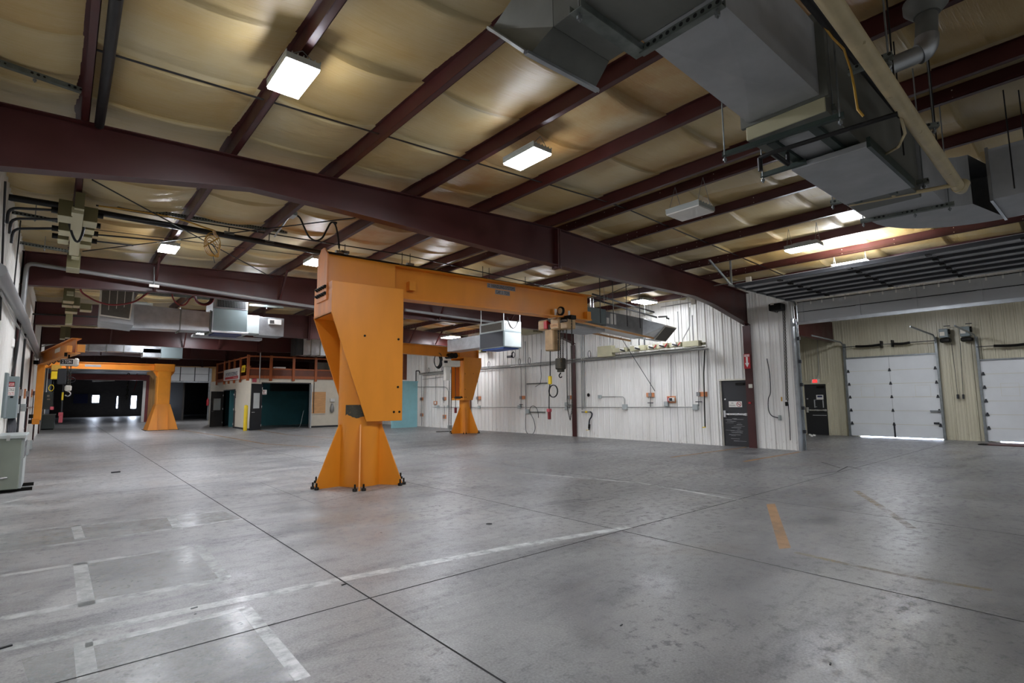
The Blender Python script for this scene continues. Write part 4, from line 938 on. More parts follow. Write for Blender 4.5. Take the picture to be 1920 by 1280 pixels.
slab(t, 'duct', 'galv', x0+.1, x1-.1, y1, y1+2.2, zb+.1, zm); 
# ---- ducts by the right wall with the slanted intake
t = thing('air_handler', (14.5, 10.8, 3.7), 'blue-grey duct unit by the right wall ending in a slanted intake grille', 'air duct'); Y6 = 9.95
x0, x1, z0, z1 = fr(1100, 602, 1136, 580, Y6); slab(t, 'unit_cabinet', 'greycab', x0, x1, Y6, Y6+.8, z0-.02, z1)
slab(t, 'side_cover', 'dark', x0-.25, x0, Y6+.1, Y6+.8, z0, z1-.03)
p, q = at(1140, 607, y=Y6), at(1158, 593, y=Y6)
for (u0, v0, u1, v1) in ((1138, 606, 1142, 596), (1145, 607, 1155, 589)):
    a, b = at(u0, v0, y=Y6-.01), at(u1, v1, y=Y6-.01); slab(t, 'data_label', 'white', a.x, b.x, Y6-.008, Y6, a.z, b.z, 0)
a0, a1 = at(1136, 583, y=Y6), at(1136, 611, y=Y6); b0, b1 = at(1222, 600, y=Y6), at(1222, 632, y=Y6)
mb = MB(); mb.hexa([a1, b1, b1+V((0, .7, 0)), a1+V((0, .8, 0))], [a0, b0, b0+V((0, .7, 0)), a0+V((0, .8, 0))]); mb.build('duct', 'galv', t)
A_, B_ = at(1247.5, 610, y=9.45), at(1268, 614, y=9.45); C_, D_ = at(1247.5, 639, y=10.05), at(1226, 635.6, y=10.05)
e0, e1 = at(1205, 597, y=Y6), at(1205, 629, y=Y6); bk = V((0, .5, 0))
hull([[A_, D_, e1, e0], [A_, e0, e0+bk, B_+bk+V((-.1, 0, .1)), B_], [D_, C_, C_+bk*.6, e1+bk], [B_, B_+bk+V((-.1, 0, .1)), C_+bk*.6, C_]], 'elbow', 'galv', t)
n_ = (B_-A_).cross(D_-A_).normalized()*.03; n_ = n_ if n_.y < 0 else -n_
mb = MB(); mb.prism([A_, B_, C_, D_], n_); gf = mb.build('intake_frame', 'offwhite', t)
c_ = (A_+B_+C_+D_)/4; mb = MB(); mb.prism([p.lerp(c_, .07)+n_*.9 for p in (A_, B_, C_, D_)], n_*.3); mb.build('intake_mesh', 'grille', gf)
zf = at(1150, 615, y=Y6-.1).z
mb = MB(); mb.bar(at(1060, 598, y=Y6-.1), at(1225, 634, y=Y6-.1), .05, .05); mb.bar(at(1060, 598, y=Y6-.1)+V((0, .9, 0)), at(1225, 634, y=Y6-.1)+V((0, .9, 0)), .05, .05); mb.build('base_rail', 'plywood', t)
slab(t, 'lower_plenum', 'galv_dull', at(1062, 606, y=Y6).x, at(1136, 606, y=Y6).x, Y6+.05, Y6+.9, zf-.12, zf-.02)
for u in (1126, 1150.5, 1176, 1200): p = at(u, 600, y=Y6-.12); MB().tube([(p.x, p.y, 3.75), (p.x, p.y, R(p.x))], .012, 6).build('hanger_rod', 'black_pipe', t)
mb = MB(); a = at(1110, 580, y=Y6+.2); mb.tube(round_path([a+V((0, 0, .35)), a, a+V((.1, 0, -.12)), a+V((.35, 0, -.15))], .1), .05, 10); mb.build('vent_elbow', 'chrome', t)
# unistrut grid over that duct
k = 0
for (u0, v0, u1, v1, y, lab) in ((1105, 560, 1232, 596, 10.9, 'lowest dark strut rail over the right wall duct'), (1110, 552, 1240, 590, 11.5, 'middle dark strut rail over the right wall duct'), (1100, 545, 1215, 580, 12.3, 'highest dark strut rail over the right wall duct')):
    a, b = at(u0, v0, y=y), at(u1, v1, y=y); hanger('strut_hanger', a, b, (.05, .05), 'black_pipe', (.2, .8), lab, group='strut rails over the right wall duct')
mb = MB(); mb.tube([at(1235, 594, y=10.9), at(1250, 593, y=10.9), at(1250, 596, y=10.9), at(1258, 599, y=10.9)], .03, 8); ss(mb, 'gas_pipe', 'black_pipe', 'short black pipe bend right of the dark strut rails', 'pipe')
# ================================================================ RIGHT WALL
def W(u, v, d=.05): return at(u, v, x=XR-d)
def wbox(name, u0, v0, u1, v1, d0, d1, m, label=None, cat=None, group=None, parent=None, bev=0):
    a, b = W(u0, v0, d1), W(u1, v1, d1); mb = MB(); mb.box((XR-d1, a.y, a.z), (XR-d0, b.y, b.z))
    o = mb.build(name, m, parent, bev); return tag(o, label, cat, group)
def wtube(name, pts, r, m, label, cat, d=.07, group=None, rr=.06, parent=None):
    mb = MB(); mb.tube(round_path([W(*p, d) if len(p) == 2 else W(*p) for p in pts], rr), r, 8)
    o = mb.build(name, m, parent); return tag(o, label, cat, group) if label else o
# black exit door by the column
def panic_door(n, y0, y1, zt, xface, label, sgn=-1, col='doorblack', framem='offwhite'):
    mb = MB(); f = .05
    mb.box((xface, y0-f, 0), (xface+.12, y0, zt+f)); mb.box((xface, y1, 0), (xface+.12, y1+f, zt+f)); mb.box((xface-.02, y0-f*1.6, zt), (xface+.12, y1+f*1.6, zt+f))
    fr_ = struct(mb, 'trim_%d' % (n+2), framem, 'pale steel frame around %s' % label, 'door frame', origin=None)
    d = struct(MB().box((xface+.06, y0+.004, .008), (xface+.105, y1-.004, zt-.004)), 'door_%d' % n, col, label, 'door'); xs = xface+.06
    mb = MB(); zb = zt*.485; mb.box((xs-.07, y0+.05, zb-.03), (xs-.03, y1-.1, zb+.03)); pb = mb.build('panic_bar', 'chrome', d, .006)
    MB().box((xs-.08, y1-.13, zb-.1), (xs, y1-.05, zb+.12)).build('latch_case', 'chrome', pb, .006); MB().box((xs-.06, y0+.03, zb-.04), (xs, y0+.1, zb+.04)).build('end_bracket', 'chrome', pb)
    MB().box((xs-.05, y0+.08, zt-.16), (xs, y0+.36, zt-.08)).build('door_closer', 'bolt', d)
    MB().lathe((xs, y1-.1, zt*.71), (-1, 0, 0), [(.035, 0), (.035, .015), (.012, .02)], 12).build('deadbolt', 'chrome', d)
    return d, xs
d1, xs = panic_door(1, 8.16, 9.02, 2.14, XR, 'scuffed black exit door with a no smoking sign')
a, b = at(1367, 763, x=xs), at(1391, 752, x=xs)
sg = MB().box((xs-.006, a.y, a.z), (xs, b.y, b.z)).build('smoking_sign', 'white', d1); h = b.z-a.z; L = abs(a.y-b.y)
text('NO', (xs-.008, a.y-L*.2, a.z+h*.56), (0, -1, 0), (0, 0, 1), L*.17, h*.26, 'ink', sg); text('SMOKING', (xs-.008, a.y-L*.05, a.z+h*.18), (0, -1, 0), (0, 0, 1), L*.46, h*.24, 'ink', sg)
cc = V((xs-.009, a.y-L*.77, a.z+h*.5)); mb = MB(); mb.tube([cc+V((0, math.cos(q)*h*.38, math.sin(q)*h*.38)) for q in [j*math.pi/12 for j in range(24)]], .009, 5, True); mb.bar(cc+V((0, h*.26, h*.26)), cc-V((0, h*.26, h*.26)), .016, .004, (1, 0, 0)); mb.build('prohibition_ring', 'red', sg)
mb = MB(); mb.bar(cc+V((.001, h*.22, 0)), cc-V((-.001, h*.2, 0)), .012, .003, (1, 0, 0)); mb.build('cigarette_mark', 'ink', sg)
mb = MB()
for k in range(26):
    z = .12+.8*rnd.random()**.8 if k > 8 else .85-.05*k; y = 8.25+.5*rnd.random(); mb.box((xs-.0015, y, z), (xs, min(8.98, y+.08+.3*rnd.random()), z+.004+.006*rnd.random()))
mb.build('scuff_marks', 'doorgrey', d1)
d1['label'] = 'scuffed black exit door with a no smoking sign'
# signs and plates on the near column
yc = 8.0
t = MB().box((16.685, 7.93, at(1418, 690, x=16.69).z), (16.70, 8.13, at(1418, 662, x=16.69).z)); o = ss(t, 'extinguisher_sign', 'red', 'red arrow sign on the maroon column right of the smoking sign door', 'sign')
z0, z1 = at(1418, 690, x=16.69).z, at(1418, 662, x=16.69).z
mb = MB(); mb.prism([(16.684, 8.0, z0+.18), (16.684, 8.06, z0+.18), (16.684, 8.06, z1-.1), (16.684, 8.0, z1-.1)], (.001, 0, 0)); mb.prism([(16.684, 7.96, z0+.18), (16.684, 8.10, z0+.18), (16.684, 8.03, z0+.04)], (.001, 0, 0)); mb.box((16.683, 7.95, z1-.09), (16.684, 8.11, z1-.02)); mb.build('arrow', 'white', o)
text('FIRE', (16.682, 8.1, z1-.085), (0, -1, 0), (0, 0, 1), .14, .055, 'red', o)
ss(MB().box((16.67, 7.9, 1.88), (16.70, 8.02, 2.0)), 'switch_plate', 'offwhite', 'small beige switch plate on the maroon column', 'switch', bevel=.005)
ss(MB().box((16.66, 7.98, 1.38), (16.70, 8.05, 1.44)), 'pull_station', 'red', 'tiny red box on the maroon column below the switch plate', 'alarm')
# conduits
wtube('conduit', [(786, 700), (898, 689), (1000, 681), (1120, 669.5), (1322, 650)], .028, 'conduit', 'uppermost of the three steel conduits running high along the right white wall', 'conduit', .10, 'conduit bundle on the right wall', .3)
wtube('conduit', [(786, 702), (898, 691.5), (1000, 683.5), (1120, 672.5), (1318, 653)], .024, 'conduit', 'middle of the three steel conduits running high along the right white wall', 'conduit', .16, 'conduit bundle on the right wall', .3)
wtube('conduit', [(792, 704), (898, 693), (1000, 686), (1095, 677), (1300, 657)], .018, 'pipe_grey', 'lowest of the three steel conduits running high along the right white wall', 'conduit', .1, 'conduit bundle on the right wall', .3)
for i, (u, v) in enumerate(((804, 694), (830, 691), (916.5, 683), (974, 678), (992.5, 676), (1105, 664))):
    c = W(u, v, .12); mb = MB(); mb.tube([c+V((0, math.cos(q)*.08, math.sin(q)*.15)) for q in [j*math.pi/8 for j in range(16)]], .012, 6, True)
    ss(mb, 'conduit_hook', 'black_pipe', ['dark hook above the conduits by the teal partition', 'second dark hook right of the teal partition', 'dark hook just right of the far right crane', 'dark hook above the middle wood block cable', 'dark hook right of the middle cable drop', 'dark hook right of the second maroon column'][i], 'hook', 'hooks on the conduit bundle')
wtube('conduit', [(811, 763), (1065, 763.3), (1302, 763)], .014, 'conduit', 'long thin conduit at waist height along the right white wall', 'conduit', .0435)
wtube('conduit', [(1126, 743.5), (1168, 743.5), (1171, 747), (1171.5, 761)], .014, 'conduit', 'short bent conduit above the waist-height one', 'conduit', .0435, rr=.1)
wtube('conduit', [(792, 711), (832, 706)], .014, 'conduit', 'thin conduit left of the far right crane head', 'conduit', .0435)
wtube('conduit', [(754, 725), (836, 725), (841, 732), (841, 762)], .016, 'conduit', 'thin conduit bending down left of the far right crane', 'conduit', .0455, rr=.25)
wtube('pipe', [(765, 719), (780, 718), (780, 695), (786, 695), (787, 700)], .03, 'black_pipe', 'dark pipe bending over the teal partition', 'pipe', .1)
for i, (u, v, s_) in enumerate(((973, 762.5, .16), (1061.5, 757, .15), (1061.5, 765, .15), (1171, 762.5, .2), (1303.5, 763, .19), (989, 771, .2), (898, 763, .16), (821, 762, .15), (840, 762, .15), (1124, 743.5, .14), (1249, 757, .17))):
    c = W(u, v, .09); o = MB().box((XR-.12, c.y-s_/2, c.z-s_/2), (XR-.02, c.y+s_/2, c.z+s_/2)); 
    ss(o, 'junction_box', 'lightcab', ['small grey box on the waist conduit under the middle cable drop', 'upper of two grey boxes left of the second maroon column', 'lower of two grey boxes left of the second maroon column', 'grey box where the short bent conduit meets the waist one', 'grey box at the right end of the waist conduit', 'grey box on the tall dark pipe above the looped cable', 'grey box on the waist conduit beside the far right crane', 'grey box at the left end of the waist conduit', 'grey box below the bent thin conduit', 'tiny grey box at the left end of the short conduit', 'grey box left of the alarm board'][i], 'box', 'junction boxes on the right wall', bevel=.01)
# wood blocks with outlets and their cable drops
def cableto(u, v0, v1, u1=None): return [(u, v0), (u1 or u, (v0+v1)/2), (u1 or u, v1)]
for i, (u, v, w, h, cab) in enumerate(((897.5, 746, 7.5, 6.5, (895.5, 690, 757)), (980, 745, 8.5, 6.5, (977, 683, 758)), (1069.5, 744.5, 10, 7, (1067, 676, 759)), (1219, 740, 14, 8, (1219.5, 662, 755)), (1258.5, 748.7, 15, 13, (1258, 665, 744)), (1317, 738.7, 16.5, 9, (1310, 655, 753)), (790.3, 747.5, 5.5, 5.5, (790, 703, 777)), (833, 747, 6, 6, (832, 700, 755)), (816, 755, 6, 6.5, (817, 704, 752)), (790.3, 777.5, 5.5, 5.5, (790.5, 780, 798)), (833, 781, 6, 7, (833, 760, 778)))):
    nm = ['by the far right crane', 'in the middle of the right wall', 'left of the second maroon column', 'below the second duct support', 'square one carrying the white alarm', 'nearest the smoking sign door', 'upper left one by the teal partition', 'upper right one behind the cream hoist', 'small one with white outlet', 'lower left one by the teal partition', 'lower right one behind the cream hoist chains'][i]
    a, b = W(u-w/2, v+h/2, .06), W(u+w/2, v-h/2, .06)
    t = thing('outlet_block', W(u, v, .04), 'wood outlet block on the right wall, ' + nm, 'outlet', 'wood outlet blocks on the right wall')
    MB().box((XR-.065, a.y, a.z), (XR-.028, b.y, b.z)).build('board', 'woodblock', t)
    c = W(cab[0], v, .07); sm = .06 if i != 4 else .16
    MB().box((XR-.13, c.y-sm, c.z-.07), (XR-.065, c.y+sm, c.z+.07)).build('outlet_box', 'white' if i in (4, 8) else 'pipe_grey', t, .008)
    mb = MB(); mb.tube([W(cab[0], cab[1], .1), W(cab[0]+.3, (cab[1]+cab[2])/2, .11), W(cab[0], cab[2], .1)], .011, 6)
    if i in (1, 2, 3, 5): q = W(cab[0], cab[2], .1); mb.bar(q-V((0, .12, 0)), q+V((0, .12, 0)), .02, .03); mb.cyl(q, q-V((0, 0, .15)), .014, 6)
    mb.build('cable', 'dark', t)
al = wbox('alarm_box', 1252.5, 752, 1263, 745.5, .13, .2, 'white', 'white alarm with a red strobe on the square wood board', 'alarm', bev=.02)
wbox('strobe', 1251.5, 752.5, 1253.5, 744.5, .13, .19, 'red', parent=al); a = W(1257.5, 748.7, .205); MB().box((XR-.207, a.y-.06, a.z-.05), (XR-.2, a.y+.06, a.z+.05)).build('window', 'dark', al)
wtube('pipe', [(984.5, 640), (985.5, 700), (986, 775)], .022, 'pipe_grey', 'tall dark pipe down the middle of the right white wall', 'pipe', .08)
wtube('pipe', [(1089.5, 608), (1090.5, 690), (1091.5, 768)], .03, 'conduit', 'left of two tall pipes beside the second maroon column', 'pipe', .12, 'pipes by the second column')
wtube('pipe', [(1093.5, 612), (1094.5, 690), (1095.5, 766)], .03, 'conduit', 'right of two tall pipes beside the second maroon column', 'pipe', .1, 'pipes by the second column')
for i, (u0, v0, u1, v1) in enumerate(((987.5, 719.5, 1026, 718), (993, 772.5, 1022, 772.5))):
    mb = MB(); mb.bar(W(u0, v0, .06), W(u1, v1, .06), .03, .05); ss(mb, 'wall_strut', 'perf', ['upper perforated strut on the right white wall', 'lower perforated strut above the looped cable'][i], 'strut', 'wall struts')
pts = [W(986, 775, .1), W(985.5, 795, .1), W(986.5, 808, .1), W(992, 814.5, .1), W(999, 813, .1), W(1003.3, 803, .1), W(1001, 788, .1), W(995, 775, .12), W(993.2, 768, .13), W(996, 762, .13), W(1001, 761, .13), W(1006, 765, .13), W(1009, 774, .12), W(1009.5, 783, .11)]
def smooth(pts, n=4):
    out = []
    for i in range(len(pts)-1):
        p0, p1, p2, p3 = pts[max(i-1, 0)], pts[i], pts[i+1], pts[min(i+2, len(pts)-1)]
        for k in range(n):
            t_ = k/n; out.append(.5*((2*p1)+(p2-p0)*t_+(2*p0-5*p1+4*p2-p3)*t_*t_+(3*p1-p0-3*p2+p3)*t_**3))
    return out+[pts[-1]]
ss(MB().tube(smooth(pts), .014, 6), 'cable', 'dark', 'loose cable looped in a figure on the right white wall', 'cable')
mb = MB(); mb.tube([W(1015, 655, .2), W(1013.5, 690, .12), W(1015, 705, .12), W(1013, 719, .12), W(1004, 725, .12)], .012, 6); ss(mb, 'cable', 'dark', 'wavy thin cable falling to the upper wall strut', 'cable')
c = W(962, 665, .25); mb = MB()
for k in range(3): mb.tube([c+V((.02*k, math.cos(q)*(.13-.02*k), math.sin(q)*(.15-.01*k))) for q in [j*math.pi/8 for j in range(16)]], .012, 6, True)
mb.tube([c+V((0, 0, .15)), W(958.5, 645, .25), W(958.5, 625, .25)], .01, 6); mb.box(W(953, 671, .2), W(958, 666, .3)); ss(mb, 'coiled_cord', 'dark', 'coiled grey cord hanging below the square air unit', 'cord')
ss(MB().lathe(W(1103.5, 740.3, .045), (-1, 0, 0), [(.075, 0), (.075, .012)], 16), 'wall_hole', 'bolt', 'round black hole in the right white wall', 'cover')  # black disc painted for the dark inside of a hole
mb = MB(); mb.tube(round_path([W(1091, 772, .14), W(1099, 772, .14), W(1107, 772, .14)], .05), .035, 10); t = thing('gas_valve', W(1100, 785, .1), 'black gas hose with a yellow fitting right of the second maroon column', 'gas hose')
mb.build('inlet_pipe', 'pipe_grey', t); MB().cyl(W(1098, 772, .14), W(1102, 772, .14), .045, 10).build('fitting', 'yellow', t)
MB().tube(smooth([W(1107, 772, .14), W(1110, 775, .14), W(1109, 781, .14), W(1105.5, 787, .14), W(1104.5, 796, .14), W(1104.5, 806, .14)]), .03, 8).build('hose', 'dark', t); MB().cyl(W(1105, 795, .14), W(1104.5, 803, .14), .045, 8).build('valve', 'bolt', t); MB().bar(W(1099, 806, .16), W(1104, 806, .16), .03, .02).build('handle', 'yellow', t)
wtube('conduit', [(1321.5, 655), (1319.5, 700), (1322, 800)], .02, 'bolt', 'tall black cable hanging right of the wall boxes', 'cable', .12)
mb = MB(); mb.bar(W(1317.5, 801, .14), W(1323, 800.5, .14), .05, .03); ss(mb, 'cable_plug', 'yellow', 'small yellow plug low on the right white wall', 'plug')
# busway with plug boxes standing off the wall
XB = XR-.42
def wb(u, v): return at(u, v, x=XB)
def bbox(par, name, u0, v0, u1, v1, m='busway', dep=.22, dx=0):
    a, b = at(u0, v0, x=XB-dx), at(u1, v1, x=XB-dx); return MB().box((XB-dx, a.y, a.z), (XB-dx+dep, b.y, b.z)).build(name, m, par, .006)
t = thing('bus_duct', wb(1215, 655), 'row of beige electrical boxes on a bus duct high on the right white wall', 'electrical busway')
MB().bar(wb(1122, 660)+V((.14, 0, 0)), wb(1318, 643)+V((.14, 0, 0)), .06, .08).build('busbar', 'busway_olive', t)
bbox(t, 'feed_box', 1120, 669.5, 1146.5, 647)
for i, (u0, v0, u1, v1) in enumerate(((1147.5, 661, 1173, 650.5), (1181, 658.5, 1208, 646.5), (1213.5, 656, 1228, 645), (1231, 653.5, 1250.5, 642.5), (1255, 651, 1275.5, 640.5), (1279.5, 650.5, 1309.5, 637.5))):
    o = bbox(t, 'plug_box', u0, v0, u1, v1, dx=.02*(i % 2)); 
    if i < 5:
        um = u0+(u1-u0)*(.75 if i == 0 else .5); vm = (v0+v1)/2; p = at(um, vm, x=XB-.05)
        MB().bar(p+V((0, .1, .02)), p+V((0, -.12, -.05)), .04, .05).build('switch_handle', 'ink', o)
        MB().box((XB-.06, p.y-.05, p.z-.04), (XB-.02, p.y+.12, p.z+.08)).build('rating_label', 'white', o)
        if i in (2, 3, 4): MB().bar(p+V((0, -.1, -.06)), p+V((0, -.22, .06)), .025, .03).build('lever', 'red', o)
for u, v0, v1 in ((1122.5, 628, 647), (1141, 622, 646), (1180, 606, 646), (1270, 583, 641), (1297, 590, 638)):
    a = wb(u, v1); b = wb(u, v0); MB().tube([a+V((.1, 0, 0)), (a.x+.1, a.y, R(a.x) if u < 1200 else b.z)], .02, 8).build('riser_conduit', 'conduit', t)
for u in (1196, 1206):
    a = wb(u, 647); MB().tube(round_path([a+V((.08, 0, 0)), a+V((.08, 0, .3)), a+V((.08, -.5, .42)), a+V((.08, -.9, .1))], .2), .022, 8).build('flexible_conduit', 'dark', t)
MB().tube(round_path([wb(1287, 575)+V((.2, 0, 0)), wb(1287, 612)+V((.2, 0, 0)), wb(1274, 635)+V((.2, 0, 0)), wb(1274, 640)+V((.2, 0, 0))], .1), .018, 8).build('riser_conduit', 'conduit', t)
mb = MB()
for k in range(3): mb.tube([wb(1150+12*k, 668-k)+V((.1+.05*k, 0, 0)), wb(1324, 652+k)+V((.1+.05*k, 0, 0))], .016, 6)
ss(mb, 'conduit_rack', 'conduit', 'bundle of thin conduits under the row of beige boxes', 'conduit')
mb = MB(); mb.tube([wb(1164, 632), wb(1219, 733)+V((.3, 0, 0))], .012, 6); ss(mb, 'cable', 'dark', 'slanting black cable from the duct down to a wood block', 'cable')
# beige boxes near the air unit
t = thing('bus_box', at(985, 610, x=16.2), 'beige electrical box behind the square air unit', 'electrical box')
a, b = at(969, 627, x=16.2), at(1000, 610, x=16.2); MB().box((16.2, a.y, a.z), (16.79, b.y, b.z)).build('box', 'busway', t, .01); MB().box((16.18, b.y, a.z), (16.22, b.y-.25, b.z)).build('end_flange', 'busway_olive', t)
t = thing('bus_box', at(890, 650, x=16.2), 'pale electrical box above the far right crane head', 'electrical box')
a, b = at(881, 655, x=16.2), at(897, 638, x=16.2); MB().box((16.2, a.y, a.z), (16.79, b.y, b.z)).build('box', 'busway', t, .01); a, b = at(897, 652, x=16.2), at(918, 644, x=16.2); MB().box((16.22, a.y, a.z), (16.5, b.y, b.z)).build('duct', 'busway', t); 
for v in (640, 656): a = at(899, v, x=16.18); MB().box((16.15, a.y-.15, a.z-.12), (16.5, a.y+.2, a.z+.12)).build('bracket', 'busway_olive', t)

# ---------------------------------------------------------------- near stretch of wall and the wide overhead door
ss(MB().box(W(1459, 788, .12), W(1465.5, 778, -.005)), 'junction_box', 'lightcab', 'grey junction box on the wall just left of the wide opening', 'box', bevel=.015)
mb = MB(); mb.tube(smooth([W(1438, 672, .06), W(1443, 700, .06), W(1444.5, 735, .06), W(1440.5, 748, .07), W(1441, 768, .08), W(1447, 779, .08), W(1459, 783, .08)]), .014, 6); ss(mb, 'cord', 'dark', 'dark cord curving down to the junction box by the wide opening', 'cord')
t = thing('pull_chain', W(1474, 700, .12), 'looped pull chain with a black box by the wide opening', 'pull chain')
MB().tube([W(1467.5, 578, .14), W(1474, 750, .14)], .011, 6).build('strand', 'dark', t); MB().chain(W(1470.5, 580, .12), W(1477, 752, .12), .07, .009).build('strand', 'chain', t)
MB().box(W(1472, 761, .16), W(1478.5, 753, .06)).build('pull_box', 'bolt', t, .01); MB().tube([W(1478, 757, .1), W(1480.5, 790, .08), W(1482, 825, .06)], .012, 6).build('tail_cable', 'dark', t)
wbox('wear_mark', 1464.5, 752, 1466.5, 744, -.01, .034, 'yellowcord', 'small yellow mark on the wall left of the pull chain', 'mark')
t = thing('door_operator', W(1448, 575, .2), 'black door operator box high beside the wide opening', 'door opener')
a, b = W(1441, 583, .4), W(1463, 567, .4); MB().box((XR-.4, a.y, a.z), (XR-.05, b.y, b.z)).build('housing', 'bolt', t, .02); a, b = W(1444.5, 572, .41), W(1450.5, 567.5, .41); MB().box((XR-.42, a.y, a.z), (XR-.4, b.y, b.z)).build('label', 'offwhite', t); MB().tube([W(1452, 584, .25), W(1457, 586, .25), W(1461, 578, .25)], .012, 6).build('cable', 'dark', t)
YJ = 6.62
t = thing('overhead_door', (15.0, 1.8, 3.8), 'wide grey overhead door drawn up under the roof over the bay opening', 'overhead door')
Y0 = -4.2; XP = 17.02; zv0, zv1 = 3.82, 4.40; zh = 4.47
for k in range(2):
    z = zv0 + .03 + k*.3; sec = MB().box((XP-.045, Y0, z), (XP, YJ-.1, z+.285)).build('panel', 'doorgrey', t, .006)
    for yy in (-2.6, -.8, .9, 2.3, 3.6, 4.9, 6.4): MB().box((XP-.065, yy-.05, z), (XP-.045, yy+.05, z+.285)).build('stile', 'doorgrey', sec)
    MB().box((XP-.06, Y0, z+.285), (XP-.03, YJ-.1, z+.30)).build('joint_strip', 'bolt', sec)
MB().box((XP-.07, Y0, zv0-.06), (XP+.02, YJ-.08, zv0+.03)).build('bottom_rail', 'galv', t)
nP = 6; xh0, xh1 = 16.75, 13.15
for k in range(nP):
    a = xh0 - (xh0-xh1)*k/nP; b = xh0 - (xh0-xh1)*(k+1)/nP
    sec = MB().box((b+.03, Y0, zh), (a-.03, YJ-.1, zh+.045)).build('panel', 'doorgrey', t)
    MB().box((b-.035, Y0, zh-.06), (b+.035, YJ-.1, zh+.02)).build('strut', 'dark', sec)
    for yy in (-2.4, -.6, 1.1, 2.5, 3.9, 5.4): MB().box((b-.07, yy-.045, zh-.085), (b+.07, yy+.045, zh-.055)).build('hinge', 'bolt', sec); MB().box((b+.04, yy-.03, zh-.012), (a-.04, yy+.03, zh)).build('stile', 'galv_dull', sec)
c_ = [V((XP-.2+.18*math.cos(q), 0, 4.27+.2*math.sin(q))) for q in [j*math.pi/2/6 for j in range(7)]]
mb = MB()
pts = [V((XP+.01, YJ-.05, 0)), V((XP+.01, YJ-.05, 4.25))] + [V((p.x+.03, YJ-.05, p.z)) for p in c_] + [V((xh1-.25, YJ-.05, zh+.0))]
for p, q in zip(pts, pts[1:]): mb.bar(p, q, .055, .03, (0, 1, 0))
mb.build('track', 'strut', t)
MB().bar((xh1-.1, YJ-.05, zh), (xh1-.1, YJ-.05, R(xh1)+.05), .04, .04, (0, 1, 0)).build('track_hanger', 'strut', t); MB().bar((xh1-.1, YJ-.05, zh), (xh1-.6, YJ+.25, R(xh1-.5)), .04, .04).build('track_hanger', 'strut', t)
for z in (.5, 1.2, 1.9, 2.6, 3.3): MB().box((XP-.02, YJ-.09, z), (XP+.05, YJ+.0, z+.1)).build('track_bracket', 'dark', t)
mb = MB(); mb.box((XR-.035, YJ-.02, 0), (XR+.26, YJ+.045, 3.95)); struct(mb, 'trim_7', 'galv', 'grey steel jamb at the left edge of the wide opening', 'door frame')
# ---------------------------------------------------------------- loading bay beyond
def D(u, v, d=.0): return at(u, v, x=XD-.05-d)
d2, xs = panic_door(2, 8.36, 9.22, 2.1, XD-.2, 'black exit door under the red exit sign in the loading bay', framem='wallbeige')
a, b = at(1531, 749, x=xs), at(1543.5, 740, x=xs); sg = MB().box((xs-.006, a.y, a.z), (xs, b.y, b.z)).build('notice', 'white', d2); MB().box((xs-.008, a.y-.04, b.z-.1), (xs-.006, b.y+.04, b.z-.03)).build('heading', 'navy', sg)
mb = MB()
for (u0, v0, u1, v1) in ((1527, 750, 1528, 764), (1543, 750, 1544, 764), (1526, 749, 1530, 750), (1528, 762, 1532, 763), (1524, 778, 1550, 778.6)): a, b = at(u0, v1, x=xs), at(u1, v0, x=xs); mb.box((xs-.001, a.y, a.z), (xs, b.y, b.z))
mb.build('tape_residue', 'doorgrey', d2)
mb = MB(); xs2 = XD-.2; mb.box((xs2+.13, 8.2, 0), (XD, 9.4, 2.25)); struct(mb, 'trim_8', 'wallbeige', 'beige infill around the bay exit door', 'door frame')
t = thing('exit_sign', at(1528, 714, x=XD-.12), 'lit red exit sign above the black bay door', 'exit sign'); a, b = at(1521, 718.5, x=XD-.15), at(1534.5, 710, x=XD-.15)
MB().box((XD-.15, a.y, a.z), (XD-.03, b.y, b.z)).build('housing', 'white', t, .006)
MB().box((XD-.152, a.y-.06, a.z+.03), (XD-.15, b.y+.06, b.z-.03)).build('face', 'exitred', t)
text('EXIT', (XD-.156, a.y-.08, a.z+.06), (0, -1, 0), (0, 0, 1), abs(a.y-b.y)-.16, (b.z-a.z)-.12, 'white', t)
mb = MB(); mb.tube(smooth([at(1530, 710, x=XD-.1), at(1535, 698, x=XD-.06), at(1533.5, 660, x=XD-.06), at(1531, 620, x=XD-.06)]), .014, 6); ss(mb, 'conduit', 'conduit', 'thin conduit curving up from the lit exit sign', 'conduit')
